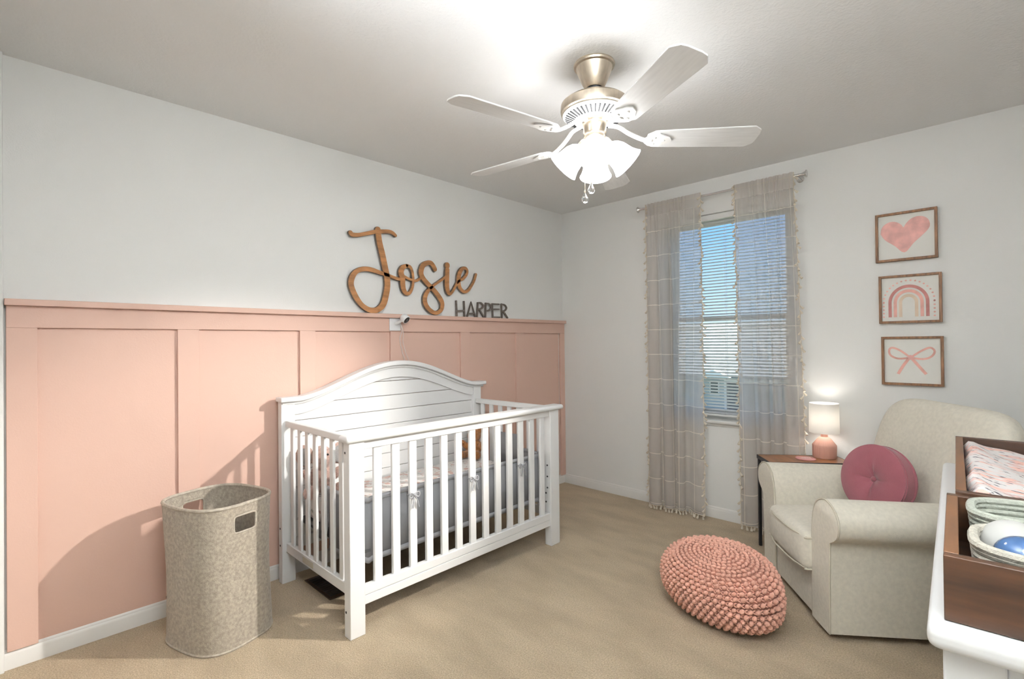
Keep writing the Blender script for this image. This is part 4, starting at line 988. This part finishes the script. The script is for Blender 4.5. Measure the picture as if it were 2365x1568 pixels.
def padtop(u,v):
    x=.056+.416*u; y=.466+.757*v
    z=.955-.048*math.sin(PI*u)**.8 ; z-=.05*max(0,1-v/.05)**2+.03*max(0,(v-.95)/.05)**2; z-=.03*max(0,1-u/.05)**2+.03*max(0,(u-.95)/.05)**2
    z+=.003*math.sin(23*u+9*v)+.0025*math.sin(31*v-6*u)
    x+=.004*math.sin(19*v)*(1-u)
    return (x,y,z)
nu_,nv_=36,48
tp=[padtop(i/nu_,j/nv_) for j in range(nv_+1) for i in range(nu_+1)]
bt=[(x,y,.848) for x,y,z in tp]
F1=[(j*(nu_+1)+i,j*(nu_+1)+i+1,(j+1)*(nu_+1)+i+1,(j+1)*(nu_+1)+i) for j in range(nv_) for i in range(nu_)]
n0=len(tp); F2=[tuple(n0+q for q in reversed(f)) for f in F1]
rim=[i for i in range(nu_)]; F3=[]
for i in range(nu_): F3 += [(i,n0+i,n0+i+1,i+1)]; b_=nv_*(nu_+1); F3 += [(b_+i,b_+i+1,n0+b_+i+1,n0+b_+i)]
for j in range(nv_): a_=j*(nu_+1); F3 += [(a_,a_+nu_+1,n0+a_+nu_+1,n0+a_)]; a_+=nu_; F3 += [(a_,n0+a_,n0+a_+nu_+1,a_+nu_+1)]
mb.add(tp+bt,F1+F2+F3); obj('muslin_cover', mb, M_muslin, cp, world=False, ang=60)
def basket(label, y0,y1,m, zt):
    th=thing('rope_basket',label,'basket',DL,DRZ,'rope baskets in the organizer box')
    cx,cy,a,b=.262,(y0+y1)/2,.212,(y1-y0)/2
    def ring(r,z): 
        e=.55; f=lambda w_: math.copysign(abs(w_)**e,w_)
        return [(cx+(a-r)*f(math.cos(2*PI*i/64)),cy+(b-r)*f(math.sin(2*PI*i/64)),z) for i in range(64)]
    n=8; z=.852; k=0; mb=MB()
    while z<zt-.006:
        mb.tube(ring(.016-.010*(z-.85)/(zt-.85),z),.0062,8,closed=True); z+=.0105
    obj('rope_wall', mb, m, th, world=False)
    obj('rope_rim', MB().tube(ring(.006,zt),.0075,8,closed=True), m, th, world=False)
    q=ring(.014,.850); obj('woven_bottom', MB().add(q,[tuple(range(64))]), m, th, world=False, solid=.004)
basket('cream rope basket holding a white ball, nearest in the organizer box',.054,.240,M_rope,.943)
basket('sage and cream rope basket beside the patterned changing pad',.247,.420,M_sage,.945)
bw_ = thing('white_ball','round off-white plastic ball shape sitting in the near rope basket','toy',(2.838,-2.402,.86))
obj('shell', MB().ell((2.838,-2.402,.918),(.046,.046,.046),28,16), M_ball, bw_)
obj('foot_ring', MB().lathe([(.02,.858),(.034,.856),(.036,.864),(.030,.876)],24,c=(2.838,-2.402,0)), M_ball, bw_)
bb_ = thing('blue_toy','glossy blue plastic toy in front of the white ball in the basket','toy',(2.850,-2.480,.86))
obj('dome', MB().ell((2.846,-2.482,.931),(.034,.034,.032),24,14), M_blue, bb_)
obj('collar', MB().lathe([(0,.875),(.026,.878),(.036,.893),(.038,.900),(.032,.908),(.020,.912)],28,c=(2.846,-2.482,0)), M_blue, bb_)
